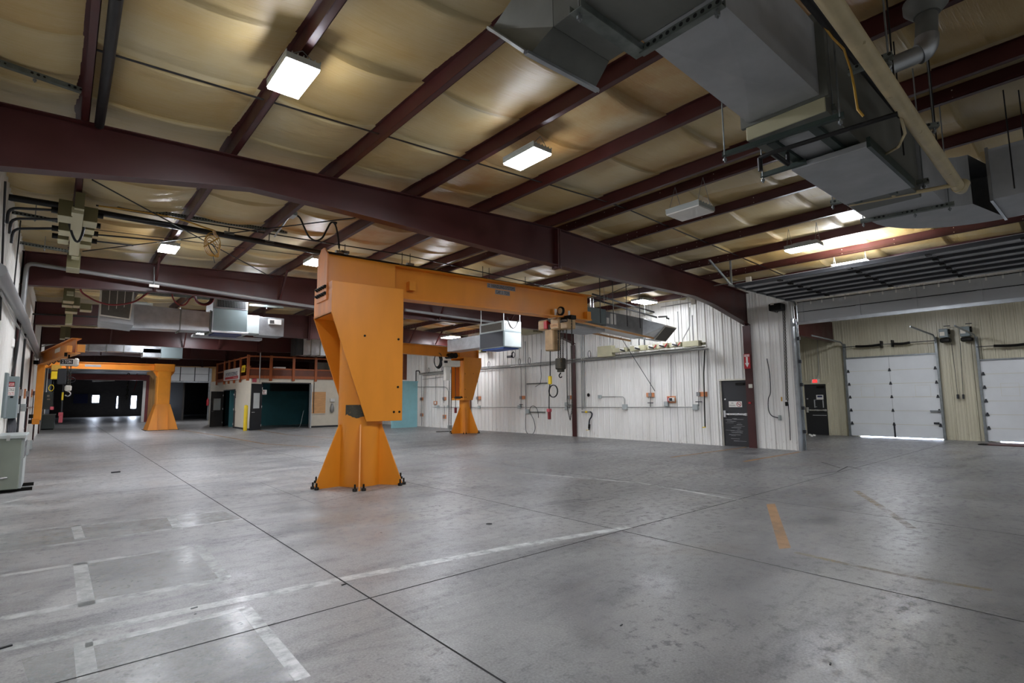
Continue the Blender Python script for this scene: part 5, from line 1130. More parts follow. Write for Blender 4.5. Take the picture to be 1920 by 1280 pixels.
def dock(n, ya, yb, zt, label, zs):
    t = struct(MB().box((XD-.13, yb+.03, .03), (XD-.09, ya-.03, zt)), 'door_%d' % n, 'doorwhite', label, 'door'); ym = (ya+yb)/2
    N = 6
    for k in range(1, N):
        z = zt*k/N; MB().box((XD-.136, yb+.03, z-.006), (XD-.13, ya-.03, z+.006)).build('section_joint', 'wallbeige', t)
        for yy in (ya-.09, ym, yb+.09): MB().prism([(XD-.136, yy-.05, z-.045), (XD-.136, yy+.05, z-.045), (XD-.136, yy+.018, z+.07), (XD-.136, yy-.018, z+.07)], (-.025, 0, 0)).build('hinge', 'dark', t)
    MB().box((XD-.134, ym-.01, 0.02), (XD-.13, ym+.01, zt)).build('center_stile', 'doorgrey', t)
    MB().box((XD-.138, ym-.03, 0.02), (XD-.132, ym+.03, zt/N)).build('patch_strip', 'dark', t)
    for yy in (ym+1.0, ym-.75):
        mb = MB()
        for (p, q) in (((0, 0), (.45, 0)), ((0, .42), (.45, .42)), ((0, 0), (0, .42)), ((.45, 0), (.45, .42))): mb.box((XD-.1315, yy-p[0]-.003, 1.55+p[1]-.003), (XD-.13, yy-q[0]+.003, 1.55+q[1]+.003))
        mb.build('tape_outline', 'wallbeige', t)
    MB().box((XD-.16, yb+.12, .55), (XD-.13, yb+.28, .62)).build('slide_lock', 'dark', t); MB().box((XD-.2, yb+.05, 1.0), (XD-.13, yb+.35, 1.05)).build('slide_lock', 'strut', t)
    mb = MB(); mb.box((XD-.17, yb, zt), (XD-.03, ya, zt+.05)); mb.build('header_angle', 'strut', t)
    MB().box((XD-.12, yb+.05, .004), (XD-.1, ya-.35, .028)).build('light_gap', 'daylight', t)
    for yy, s_ in ((ya, 1), (yb, -1)):
        mb = MB(); mb.box((XD-.2, yy-.035, 0), (XD-.03, yy+.035, zs)); mb.build('track', 'strut', t)
        p = [V((XD-.2, yy, zs-.25))] + [V((XD-.2-.3+.3*math.cos(q), yy, zs-.25+.3*math.sin(q))) for q in [j*math.pi/2/5 for j in range(1, 6)]] + [V((XD-3.4, yy, zs+.12))]
        mb = MB(); [mb.bar(p_, q_, .05, .03, (0, 1, 0)) for p_, q_ in zip(p, p[1:])]; mb.build('curved_track', 'strut', t)
    zsp = zt+.48; mb = MB(); mb.cyl((XD-.25, yb+.0, zsp), (XD-.25, ya, zsp), .014, 8); sh = mb.build('shaft', 'dark', t)
    for (y0, y1) in ((ya-.45, ym+.2), (ym-.2, yb+.75)):
        mb = MB(); mb.tube([(XD-.25, y0+(y1-y0)*k/8, zsp-.025*math.sin(k*math.pi/8)) for k in range(9)], .045, 12); mb.build('torsion_spring', 'bolt', sh)
    for yy in (ym+.18, ym-.18): MB().box((XD-.3, yy-.02, zsp-.12), (XD-.03, yy+.02, zsp+.14)).build('spring_bracket', 'bolt', sh); MB().box((XD-.06, yy-.03, zt+.05), (XD-.035, yy+.03, zsp)).build('spring_pad', 'wallbeige', t)
    return t
dock(3, 7.6, 4.62, 3.08, 'left white sectional dock door in the loading bay', 3.7)
dock(4, 3.5, .5, 2.76, 'right white sectional dock door at the right edge', 3.6)
for i, (u0, v0, u1, v1) in enumerate(((1761, 642, 1778, 615.5), (1800, 640, 1819, 611))):
    t = thing('door_opener', D(u0, v1, .2), ['left grey motor opener beside the left dock door', 'right grey motor opener beside the right dock door'][i], 'door opener', 'dock door openers')
    a, b = D(u0, v0-9, .35), D(u1-2, v1, .35); MB().box((XD-.4, a.y, a.z), (XD-.1, b.y, b.z)).build('housing', 'greycab', t, .015)
    a2, b2_ = D(u0+1, v0, .3), D(u1+3, v0-9, .3); MB().box((XD-.36, a2.y, a2.z), (XD-.08, b2_.y, b2_.z)).build('motor', 'bolt', t, .03)
    p = D(u0+4.5, v1+10, .41); MB().box((XD-.405, p.y-.07, p.z-.07), (XD-.4, p.y+.07, p.z+.07)).build('label', 'offwhite', t)
    p = D(u1+1, v1+6, .2); MB().lathe(p, (0, 1, 0), [(.1, -.03), (.1, .03)], 14).build('sprocket', 'bolt', t); MB().cyl(D(u1-9, v1-4, .25), D(u1+3, v1-5, .25), .014, 8).build('shaft', 'dark', t)
    q = D((1780, 1804)[i]+6, 755, .1); MB().tube([D((1784, 1800)[i], v0+2, .1), D((1790, 1803)[i], 690, .06), D((1795.5, 1806)[i]+0, 740, .06)], .008, 6).build('control_cable', 'dark', t)
for i, u in enumerate((1796, 1806.5)):
    ss(MB().box(D(u-2, 747.5, .1), D(u+2, 739, -.05)), 'door_control', 'dark', ['left small black control box between the dock doors', 'right small black control box between the dock doors'][i], 'control', 'dock door controls', bevel=.01)
mb = MB(); p = at(1842, 831, z=.02); mb.box((p.x-.5, p.y-.1, 0), (p.x+.5, p.y-2.4, .03)); ss(mb, 'floor_plate', 'maroon', 'rusty steel plate on the floor before the right dock door', 'plate')
ss(MB().lathe(G(1844, 834)+V((0, 0, 0)), (0, 0, 1), [(.14, 0), (.14, .03), (.05, .05)], 14), 'drain_cover', 'bolt', 'dark round cap on the floor left of the rusty plate', 'cap')
for i, (u, v) in enumerate(((1522, 818), (1527, 817), (1519, 816))):
    p = G(u, v); mb = MB(); mb.obox(p+V((0, 0, .03)), (.05, .02, 0), (-.02, .04, .01), (0, 0, .03)); ss(mb, 'paper_scrap', 'white', ['largest white paper scrap by the bay exit door', 'white paper scrap right of the largest by the bay door', 'white paper scrap left of the largest by the bay door'][i], 'litter', 'paper scraps by the bay door')
# ================================================================ LEFT WALL AND OVERHEAD SERVICES
def L(u, v, d=.06): return at(u, v, x=XL+d)
def ybox(par, name, u0, v0, u1, v1, y, dep, m, bev=.006):
    a, b = at(u0, v1, y=y), at(u1, v0, y=y); return MB().box((a.x, y, a.z), (b.x, y+dep, b.z)).build(name, m, par, bev)
t = thing('floor_cabinet', (-.66, 13.9, .04), 'large grey-green electrical cabinet on skids at the left edge', 'cabinet')
MB().box((-.85, 13.35, .06), (-.49, 14.5, .97)).build('body', 'greencab', t, .01); ld = MB().box((-.855, 13.31, .97), (-.44, 14.54, 1.035)).build('lid', 'lightcab', t, .01)
MB().box((-.49, 13.42, .06), (-.455, 14.45, .97)).build('side_panel', 'lightcab', t); g_ = MB()
for k in range(9): g_.box((-.456, 13.5, .6+.035*k), (-.45, 14.3, .618+.035*k))
g_.build('vent', 'dark', t)
a = at(15, 821, y=13.3); MB().box((a.x-.02, 13.29, a.z-.05), (a.x+.03, 13.35, a.z+.05)).build('latch', 'conduit', t); a, b = at(0, 897, y=13.3), at(14, 895, y=13.3); MB().tube([a, b], .02, 8).build('handle', 'chrome', t)
for y in (13.55, 14.3): MB().box((-.85, y-.04, .0), (-.3, y+.04, .06)).build('skid', 'bolt', t)
t = thing('wall_enclosure', at(17, 745, y=14.6), 'grey enclosure with a danger high voltage notice on the left wall', 'electrical box')
o = ybox(t, 'body', 3, 784, 29.3, 705, 14.6, .4, 'greycab'); 
def yq(u0, v0, u1, v1, y, m, name, par, e=.004):
    a, b = at(u0, v1, y=y), at(u1, v0, y=y); return MB().box((a.x, y-e, a.z), (b.x, y, b.z)).build(name, m, par)
s1 = yq(4.5, 715.5, 28.5, 725, 14.6, 'ink', 'danger_band', o); s1b = yq(6, 716.5, 27.5, 724, 14.595, 'red', 'danger_oval', o); a, b = at(8, 723, y=14.59), at(27.5, 718, y=14.59); text('DANGER', (a.x, 14.588, a.z), (1, 0, 0), (0, 0, 1), b.x-a.x, b.z-a.z, 'white', o)
yq(4.5, 725, 28.5, 741.5, 14.6, 'white', 'notice_panel', o)
a, b = at(3.8, 733, y=14.59), at(27.5, 727, y=14.59); text('HIGH VOLTAGE', (a.x-.05, 14.59, a.z), (1, 0, 0), (0, 0, 1), b.x-a.x+.05, b.z-a.z, 'ink', o); a, b = at(3.5, 740, y=14.59), at(26.5, 735, y=14.59); text('240 VOLTS', (a.x, 14.59, a.z), (1, 0, 0), (0, 0, 1), b.x-a.x, b.z-a.z, 'red', o)
yq(19, 742.5, 25, 746, 14.6, 'ink', 'name_plate', o)
for k in range(6):
    u = 17+2*k; MB().tube([at(u, 783, y=14.75), at(u-1.5+.8*k, 800, y=14.65), at(15+2.4*k, 812, y=14.58)], .022, 6).build('cable', 'dark', t)
t = thing('wall_enclosure', at(2, 745, y=13.8), 'grey enclosure cut off by the left edge above the floor cabinet', 'electrical box'); ybox(t, 'body', -8, 783, 7, 698, 13.8, .5, 'greycab')
t = thing('siren', L(20, 642, .2), 'white siren with an arm on the left wall', 'alarm'); ybox(t, 'horn', 16, 652, 26, 632, 14.9, .2, 'white', .03); a, b = at(10, 646, y=15.0), at(16, 637, y=15.0); MB().box((XL-.0, 15.0, a.z), (b.x, 15.2, b.z)).build('base', 'dark', t); MB().tube([at(13, 640, y=15.0), at(0, 624, y=15.0)], .02, 6).build('arm', 'pipe_grey', t)
lw = [('thick grey pipe sloping along the left wall at upper left', [(-4, 505), (42, 594), (62, 640), (72, 668)], .09, 'pipe_grey', .14),
      ('second grey pipe along the left wall below the thick one', [(0, 545), (30, 606), (60, 655), (70, 675)], .02, 'conduit', .08),
      ('black vertical cable left of the enclosure on the left wall', [(10, 340), (3, 520), (0, 600)], .014, 'black', .06),
      ('black vertical pipe on the left wall right of the siren', [(38, 602), (31, 660), (23, 705)], .025, 'black', .08),
      ('second black vertical pipe further along the left wall', [(48, 625), (42, 690), (38, 740), (32, 812)], .025, 'black', .08),
      ('thin black cord hanging on the left wall beside the wood block', [(43, 370), (30, 500), (24, 560)], .012, 'black', .06)]
for lab, pts, r, m, d in lw: ss(MB().tube(smooth([L(u, v, d) for u, v in pts]), r, 10), 'wall_pipe', m, lab, 'pipe')
for i, (u, v) in enumerate(((34, 736), (47, 738), (60, 737))):
    a = L(u, v, .05); t = thing('outlet_block', a, ['small wood outlet block on the left wall, nearest', 'small wood outlet block on the left wall, middle', 'small wood outlet block on the left wall, beside the wall jib'][i], 'outlet', 'wood outlet blocks on the left wall')
    MB().box((XL+.03, a.y-.12, a.z-.14), (XL+.07, a.y+.12, a.z+.14)).build('board', 'woodblock', t); MB().box((XL+.07, a.y-.05, a.z-.08), (XL+.13, a.y+.05, a.z+.08)).build('outlet_box', 'pipe_grey', t); MB().cyl((XL+.1, a.y, a.z-.08), (XL+.1, a.y, a.z-1.0), .014, 6).build('cable', 'dark', t)
a, b = L(25, 767, .08), L(62, 763, .08); ss(MB().tube([a, b], .02, 8), 'conduit', 'conduit', 'waist-height conduit along the left wall', 'conduit')
for i, (u, v) in enumerate(((30, 766), (44, 764))): c = L(u, v, .1); ss(MB().box((XL+.03, c.y-.1, c.z-.1), (XL+.15, c.y+.1, c.z+.1)), 'junction_box', 'lightcab', ['grey box on the left wall conduit, nearer', 'grey box on the left wall conduit, farther'][i], 'box', 'boxes on the left wall conduit')
c = L(26, 757, .1); ss(MB().tube([c+V((.02, math.cos(q)*.14, math.sin(q)*.1)) for q in [j*math.pi/7 for j in range(14)]], .016, 6, True), 'hose_loop', 'red', 'small red hose loop right of the danger notice', 'hose')
for i, (u, v, w) in enumerate(((49, 812, .3), (55, 815, .25))): c = L(u, v, .1); ss(MB().box((XL+.03, c.y-w, .02), (XL+.2, c.y+w, .02+(.42, .3)[i])), 'wall_box', 'lightcab', ['grey box low on the left wall behind the cabinet', 'second grey box low on the left wall'][i], 'box')
# far electrical gear at the left
t = thing('transformer', at(87, 805, y=43.5), 'grey transformer on the floor at the far left wall', 'transformer'); a, b = at(71.5, 804, y=43.5), at(104, 776, y=43.5)
MB().box((XL+.06, 43.5, .06), (b.x, 44.6, b.z)).build('case', 'greycab', t, .02); MB().box((XL+.06, 43.55, 0), (b.x-.05, 44.5, .06)).build('base', 'bolt', t); MB().box((XL+.05, 43.47, b.z-.05), (b.x+.03, 44.63, b.z)).build('top', 'lightcab', t)
t = thing('panel_board', at(89, 750, y=42), 'grey breaker panel behind the pink pendant at far left', 'electrical panel'); ybox(t, 'case', 80, 767, 97, 735, 42, .4, 'greycab'); yq(88, 740, 93, 744, 42, 'white', 'label', t); yq(88, 747, 94, 749.5, 42, 'offwhite', 'label', t)
for i in range(9):
    u = 76+2.4*i; y = 38+.5*i; a = at(u+4, 676, y=y); b = at(u-1.5, 790-8*(i % 4), y=y); x = XL+.052
    ss(MB().tube([(x, y, max(.4, b.z)), (x, y, 3.4+.1*(i % 4))], .025, 6), 'conduit', 'conduit', '%s vertical conduit beyond the wall jib on the left wall' % ORD[i], 'conduit', 'vertical conduits beyond the wall jib')
# pipe along the second roof beam
p = [at(41, 590, y=15.3), at(51, 493, y=15.3)]; q = at(600, 577, y=15.3)
ss(MB().tube(round_path([p[0], p[1], q], .12), .045, 12), 'pipe', 'pipe_grey', 'grey pipe dropping at left and running along the second roof beam', 'pipe')
a, b = at(760, 581, y=15.3), at(925, 604, y=15.3); ss(MB().tube([a, b], .045, 10), 'pipe', 'pipe_grey', 'grey pipe on the second roof beam right of the big crane', 'pipe')
# black rail and its wire above the big crane
YR = 11.6
a, b = at(6, 368, y=YR), at(640, 480, y=YR); e = at(1060, 549, y=YR); f = at(1, 560, y=YR)
ss(MB().tube([a, at(105, 384, y=YR), b, e], .055, 10), 'cable_duct', 'black_pipe', 'thick black pipe running from the left wall above the big crane', 'pipe')
ss(MB().tube([at(180, 385, y=YR), at(560, 447, y=YR), at(760, 478, y=YR), at(1130, 560, y=YR)], .014, 6), 'guide_wire', 'black', 'thin black line just above the thick black pipe', 'cable')
for i, (u, v) in enumerate(((430, 420), (505, 437), (637, 455), (647, 455), (754, 480), (769, 478), (905, 508), (917, 506), (985, 527))):
    c = at(u, v, y=YR); t = thing('pipe_hanger', c, 'hanger rod on the thick black pipe, %s from the left' % ORD[i], 'hanger', 'hangers of the thick black pipe')
    lo = at(u, v+18, y=YR); MB().tube([(c.x, YR, lo.z), (c.x, YR, R(c.x)+.03)], .009, 6).build('rod', 'black_pipe', t); MB().obox((c.x, YR, lo.z), (.09, 0, 0), (0, .05, 0), (0, 0, .03)).build('clamp', 'strut', t)
a, b = at(220, 390, y=YR-.1), at(538, 438, y=YR-.1); hanger('strut_hanger', a, b, (.06, .06), 'perf', (.3, .8), 'long perforated strut beside the thick black pipe', perf=True)
ss(MB().tube(smooth([at(185, 386, y=YR-.2), at(250, 395, y=YR-.2), at(330, 409, y=YR-.2), at(385, 427, y=YR-.2), at(401, 432, y=YR-.2)]), .016, 6), 'cord', 'yellowcord', 'yellow cord draped along the thick black pipe', 'cord')
t = thing('cord_coil', at(398, 457, y=YR-.2), 'coiled yellow cord hanging from the thick black pipe', 'cord'); c = at(398, 458, y=YR-.2)
for k in range(5): MB().tube([c+V((math.cos(q+.25*k)*(.14-.012*k)+.012*k, .03*k, math.sin(q)*(.235-.026*k)-.02*k)) for q in [j*math.pi/10 for j in range(20)]], .0085, 6, True).build('loop', 'yellowcord' if k < 4 else 'dark', t)
MB().tube([at(401, 432, y=YR-.2), at(404, 442, y=YR-.2)], .03, 6).build('tie', 'hoisttan', t); MB().tube([c+V((-.15, -.02, -.08)), c+V((.1, -.02, .14))], .014, 6).build('tail', 'yellowcord', t); MB().tube([c+V((.02, 0, -.22)), c+V((.06, 0, -.36))], .008, 6).build('tail', 'dark', t)
yb_ = 10.3
ss(MB().tube(smooth([at(552, 402, y=yb_), at(562, 408, y=yb_), at(570, 425, y=yb_), at(579, 443, y=yb_), at(592, 451, y=yb_), at(604, 446, y=yb_), at(612, 432, y=yb_), at(621, 417, y=yb_), at(629, 422, y=yb_), at(634, 445, y=yb_), at(636, 466, y=yb_)]), .018, 8), 'cable', 'black', 'black cable drooping in two loops above the big crane head', 'cable')
t = thing('junction_box', at(552, 403, y=yb_), 'small grey box on the purlin where the drooping black cable starts', 'box'); c = at(552, 403, y=yb_); MB().box((c.x-.1, yb_-.05, c.z-.02), (c.x+.04, yb_+.2, c.z+.05)).build('case', 'lightcab', t); MB().tube([c+V((-.05, .2, 0)), at(515, 443, y=yb_+1.3)], .02, 6).build('conduit', 'conduit', t)
ss(MB().tube([at(625, 403, y=yb_), at(625, 418, y=yb_)], .012, 6).cyl(at(623, 415, y=yb_), at(631, 419, y=yb_), .03, 8), 'cable_clip', 'dark', 'clip holding the drooping black cable', 'clip')
# cross braces under the roof
for i, (p, q) in enumerate((((173, 337, 4.86, 9.0), (512, 521, 4.9, 15.2)), ((155, 471, 4.86, 15.2), (668, 408, 5.0, 8.6)))):
    a = at(p[0], p[1], z=p[2]); b = at(q[0], q[1], z=q[2]); ss(MB().tube([a, b], .011, 6), 'brace_rod', 'black_pipe', ['dark brace rod falling from the nearest beam to the right', 'dark brace rod rising to the right towards the drooping cable'][i], 'brace', 'roof brace rods')
a, b = at(1030, 600, y=15), at(1190, 530, y=9.5); ss(MB().tube([a, b], .011, 6), 'brace_rod', 'black_pipe', 'dark brace rod above the right wall duct', 'brace', 'roof brace rods')
a, b = at(0, 27, z=5.08), at(150, 71, z=5.08)
mb = MB(); a, b = at(-30, 112, z=5.02), at(152, 174, z=5.02); hanger('strut_hanger', a, b, (.05, .05), 'perf', (.5,), 'perforated strut at the upper left corner before the nearest beam', perf=True)
a, b = at(219, -10, z=4.98), at(186, 235, z=4.98); ss(MB().tube([a, at(200, 140, z=4.98), b], .05, 12), 'pipe', 'black_pipe', 'dark pipe beside the first purlin at upper left', 'pipe')
# plug-in bus duct at upper left
t = thing('bus_duct', at(147, 430, y=12), 'olive bus duct with plug boxes hanging under the first purlin at left', 'electrical busway')
def plug(par, u0, v0, u1, v1, y, dep, m='busway_olive', bm='busway'):
    a, b = at(u0, v1, y=y), at(u1, v0, y=y); o = MB().box((a.x, y, a.z), (b.x, y+dep, b.z)).build('plug_box', m, par, .004)
    MB().box((a.x, y, a.z-.006), (b.x, y+dep, a.z)).build('lit_underside', bm, o); return o  # fronts dark for shade, undersides pale for floor light, both put in colour
p0 = at(149, 388, y=11); p1 = at(140, 470, y=15.2)
MB().bar((.02, 10.7, 4.66), (.02, 13.7, 4.62), .15, .1).build('busbar', 'busway', t)
plug(t, 139.5, 362, 160.5, 389, 10.6, .5); plug(t, 108, 377, 138, 402, 10.9, .42); 
b_ = plug(t, 156, 391, 184.5, 413, 11.2, .4)
for (u0, v0, u1, v1, y) in ((109, 411, 133, 430, 12.0), (108, 440, 129.5, 447, 12.9)): plug(t, u0, v0, u1, v1, y, .38)
for (u0, v0, u1, v1, y) in ((152, 420, 178, 428, 11.9), (149, 433, 174, 442, 12.6), (147, 448, 172, 457, 13.3)): plug(t, u0, v0, u1, v1, y, .34)
for (u, v, y) in ((104, 394, 11), (104, 428, 12.1), (104, 442, 13), (187, 404, 11.3), (182, 423, 12), (178, 438, 12.7), (176, 452, 13.4)): c = at(u, v, y=y); MB().cyl(c-V((.05, 0, 0)), c+V((.05, 0, 0)), .05, 10).build('connector', 'bolt', t)
lo = plug(t, 124, 474, 152, 500, 14.6, .6); plug(t, 134, 470, 150, 480, 14.2, .3)
c0 = at(127, 405, y=11.8); c1 = at(161, 408, y=11.8); cm = at(145, 452, y=11.7); MB().tube(arc(c0, V((cm.x*2-(c0.x+c1.x)/2, cm.y, cm.z*2-(c0.z+c1.z)/2)), c1, 12), .02, 8).build('flexible_conduit', 'dark', t)
for y in (11.3, 13.5): MB().tube([(.02, y, 4.66), (.02, y, R(.02))], .012, 6).build('hanger_rod', 'strut', t)
for i, (p, q, y) in enumerate((((9, 388), (103, 394), 11.05), ((20, 428), (103, 428), 12.1), ((24, 410), (108, 411), 11.6))):
    a, b = at(*p, y=y), at(*q, y=y); ss(MB().tube(round_path([V((XL+.06, y, a.z-.25)), V((XL+.06, y, a.z)), b], .12), .022, 8), 'conduit', 'dark', ['upper conduit from the left wall to the olive bus duct', 'lower conduit from the left wall to the olive bus duct', 'middle conduit from the left wall to the olive bus duct'][i], 'conduit', 'conduits feeding the olive bus duct')
for i, (p, q, y) in enumerate((((187, 402), (322, 420), 11.3), ((182, 440), (306, 451), 12.7), ((178, 452), (250, 460), 13.4))):
    ss(MB().tube([at(*p, y=y), at(*q, y=y)], .016, 8), 'conduit', 'dark', ['upper conduit leaving the olive bus duct to the right', 'middle conduit leaving the olive bus duct to the right', 'lower conduit leaving the olive bus duct to the right'][i], 'conduit', 'conduits leaving the olive bus duct')
hanger('strut_hanger', at(22, 400, y=11.7), at(108, 417, y=11.7), (.05, .05), 'perf', (.5,), 'upper perforated strut from the left wall to the olive bus duct', perf=True)
hanger('strut_hanger', at(37, 457, y=14.2), at(128, 473, y=14.2), (.05, .05), 'perf', (.5,), 'lower perforated strut from the left wall to the olive bus duct', perf=True)
t = thing('bus_duct', at(128, 570, y=20), 'farther olive bus duct with plug boxes behind the second roof beam', 'electrical busway')
for (u0, v0, u1, v1, y) in ((118, 540, 141, 563, 19), (137, 558, 151, 572, 19.4), (116, 563, 137, 571, 19.8), (150, 570, 173, 580, 20), (122, 574, 146, 583, 20.4), (122, 585, 137, 606, 21.5)): plug(t, u0, v0, u1, v1, y, .5)
MB().bar((.02, 18.8, 4.62), (.02, 23, 4.62), .15, .1).build('busbar', 'busway', t)
t = thing('bus_duct', at(122, 622, y=27), 'most distant olive bus duct above the wall jib', 'electrical busway'); plug(t, 112, 610, 124, 634, 27, .6); plug(t, 122, 612, 133, 632, 27.2, .6); c = at(123, 611, y=27.3); MB().tube([c-V((0, 0, .1)), (c.x, 27.3, R(c.x))], .015, 6).build('hanger_rod', 'strut', t)
# hoses and pipes behind the second beam
ss(MB().tube(smooth([at(150, 490, y=17), at(150, 540, y=17), at(165, 556, y=17), at(188, 567, y=17), at(215, 571.5, y=17), at(250, 566, y=17), at(270, 554, y=17), at(288, 537, y=17), at(289, 490, y=17)]), .022, 8), 'air_hose', 'redhose', 'dark red hose drooping in front of the filter intake', 'hose')
ss(MB().tube(smooth([at(320, 500, y=17.3), at(321, 538, y=17.3), at(325, 560, y=17.3), at(335, 571, y=17.3), at(347, 571, y=17.3), at(356, 560, y=17.3), at(365, 548, y=17.3), at(368, 500, y=17.3)]), .02, 8), 'air_hose', 'redhose', 'dark red hose drooping left of the hanging hose coil', 'hose')
t = thing('hose_coil', at(383, 556, y=17.2), 'coiled dark red and black hose hanging above the louvred air unit', 'hose'); c = at(383, 556, y=17.2)
for k in range(4): MB().tube([c+V((math.cos(q)*(.25-.02*k), .04*k, math.sin(q)*(.25-.02*k))) for q in [j*math.pi/12 for j in range(24)]], .02, 6, True).build('loop', ('redhose', 'black')[k % 2], t)
MB().tube([c+V((-.02, 0, .25)), (c.x, c.y, R(c.x))], .012, 6).build('hanger', 'black', t)
for i, (p, q, y, m) in enumerate((((62, 601, 24), (400, 622, 24), 24, 'yellowcord'), ((66, 608, 24), (300, 618, 24), 24, 'pipe_cream'), ((52, 588, 22), (185, 594, 22), 22, 'black_pipe'), ((68, 652, 32), (118, 640, 32), 32, 'conduit'), ((76, 646, 33), (128, 640, 33), 33, 'conduit'))):
    ss(MB().tube([at(p[0], p[1], y=y), at(q[0], q[1], y=y)], .028, 8), 'pipe', m, ['yellowish pipe spanning below the filter air unit', 'cream pipe spanning below the yellowish one', 'black pipe below the farther bus duct', 'upper bent conduit above the wall jib', 'lower bent conduit above the wall jib'][i], 'pipe')
a = at(289, 500, y=15.2); b = at(289, 536, y=15.2); t = thing('pipe_hanger', b, 'hanger with a white clamp under the second roof beam pipe', 'hanger'); MB().tube([a, b], .012, 6).build('rod', 'strut', t); MB().box(b-V((.1, .04, .03)), b+V((.1, .04, .03))).build('clamp', 'white', t)
t = thing('pendant_light', at(266, 590, y=20.5), 'small white strip hanging with a cord under the filter unit lamp', 'lamp part'); a, b = at(247, 585.5, y=20.4), at(261, 583.5, y=20.4); MB().box((a.x, 20.38, a.z), (b.x, 20.45, b.z)).build('strip', 'white', t); MB().tube(smooth([at(268, 580, y=20.4), at(269, 592, y=20.4), at(266, 600, y=20.4), at(262, 604, y=20.4)]), .02, 6).build('cord', 'white', t)
a = at(242, 604, y=20); ss(MB().tube([a, a-V((0, 0, .2))], .03, 8).tube([a, (a.x, a.y, R(a.x)+.16)], .006, 5), 'hook', 'white', 'small white hook hanging left of the filter unit lamp', 'hook')
# ================================================================ OFFICE WITH THE WOODEN RAILING
OX, OY, OZ = 8.2, 32.6, 2.95
XE = 15.2
def O(u, v, d=0.): return at(u, v, y=OY-d)
def S_(u, v, d=0.): return at(u, v, x=OX-d)
oa, ob = at(492.5, 718, y=OY), at(578.5, 801, y=OY)
zt = 2.64; zs_ = 2.33
sa, sb = S_(420, 735), S_(441, 735)
y_a, y_b = max(sa.y, sb.y), min(sa.y, sb.y)
mb = MB(); th = .12
mb.box((OX, OY, 0), (oa.x, OY+th, OZ)); mb.box((oa.x, OY, zt), (ob.x, OY+th, OZ)); mb.box((ob.x, OY, 0), (XE, OY+th, OZ))
mb.box((OX, OY+th, 0), (OX+th, y_b, OZ)); mb.box((OX, y_b, zs_), (OX+th, y_a, OZ)); mb.box((OX, y_a, 0), (OX+th, 43.5, OZ))
mb.box((XE, OY, 0), (XE+.1, 43.5, OZ)); mb.box((OX, OY, OZ), (XE, 43.5, OZ+.08)); mb.box((OX, 43.4, 0), (XE, 43.5, OZ))
M['cream'] = mat('cream_office_wall', '#d8d1bf', .6, var=.05)
struct(mb, 'wall_office', 'cream', 'cream walls of the built-in office below the wooden railing', 'wall')
mb = MB(); mb.box((OX+.14, 38.0, 0), (XE, 38.1, OZ)); mb.box((XE-.04, OY+.13, 0), (XE-.02, 38, OZ)); mb.box((OX+.13, OY+.13, 0), (OX+.14, y_b, OZ)); mb.box((OX+.2, 41.0, 0), (OX+2.5, 41.1, OZ)); mb.box((OX+2.5, 38.1, 0), (OX+2.6, 41, OZ))
struct(mb, 'wall_office', 'teal', 'teal inner walls of the office seen through its open doors', 'wall')
a, b = at(508, 733, y=35.5), at(573, 720, y=35.5); ss(MB().box((a.x, 35.4, a.z), (b.x+.4, 35.7, OZ)), 'ceiling_beam', 'bolt', 'dark beam under the ceiling inside the office', 'beam')
mb = MB(); mb.box((OX-.012, OY-.012, 0), (oa.x, OY, .1)); mb.box((ob.x, OY-.012, 0), (XE, OY, .1)); mb.box((OX-.012, OY, 0), (OX, y_b, .1)); struct(mb, 'baseboard_front', 'dark', 'dark baseboard around the office', 'baseboard')
mb = MB(); mb.box((oa.x-.06, OY-.02, 0), (oa.x, OY+th, zt)); mb.box((ob.x, OY-.02, 0), (ob.x+.06, OY+th, zt)); mb.box((oa.x-.06, OY-.02, zt), (ob.x+.06, OY+th, zt+.06)); struct(mb, 'trim_9', 'doorblack', 'black frame of the wide office doorway', 'door frame')
mb = MB(); mb.box((OX-.02, y_b-.05, 0), (OX+th, y_b, zs_)); mb.box((OX-.02, y_a, 0), (OX+th, y_a+.05, zs_)); mb.box((OX-.02, y_b-.05, zs_), (OX+th, y_a+.05, zs_+.05)); struct(mb, 'trim_10', 'doorblack', 'black frame of the office side doorway', 'door frame')
def leaf(n, p, q, h, label, m='doorblack', win=True, handle=True, hs=1):
    p, q = V((p.x, p.y, 0)), V((q.x, q.y, 0)); d = (q-p).normalized(); w = (q-p).length; nrm = V((-d.y, d.x, 0)); nrm = -nrm if nrm.y > 0 else nrm; k = V((0, 0, 1)); t_ = nrm*.022
    def pc(mb, a0, a1, z0, z1, e=1.): mb.obox(p+d*(a0+a1)/2+k*(z0+z1)/2, d*(a1-a0)/2, t_*e, k*(z1-z0)/2)
    mb = MB()
    if win: 
        pc(mb, 0, w*.2, .01, h); pc(mb, w*.8, w, .01, h); pc(mb, w*.2, w*.8, .01, h*.47); pc(mb, w*.2, w*.8, h*.8, h)
    else: pc(mb, 0, w, .01, h)
    o = struct(mb, 'door_%d' % n, m, label, 'door')
    if win: mb = MB(); pc(mb, w*.2, w*.8, h*.47, h*.8, .3); mb.build('glass', 'glass', o)
    if handle: c = p+d*w*(.08 if hs > 0 else .92)+k*1.0+nrm*.06; MB().bar(c-d*.02*hs, c+d*.16*hs, .03, .03).build('lever', 'chrome', o)
    for z in (.25, h*.5, h-.25): c = p+d*w*(.99 if hs > 0 else .01); MB().cyl(c+k*(z-.06)+nrm*.02, c+k*(z+.06)+nrm*.02, .03, 8).build('hinge', 'chrome', o)
    return o
leaf(7, at(468, 807, y=OY-.45), V((oa.x-.03, OY-.05, 0)), 2.6, 'black office door with a window folded open beside the yellow bollard')
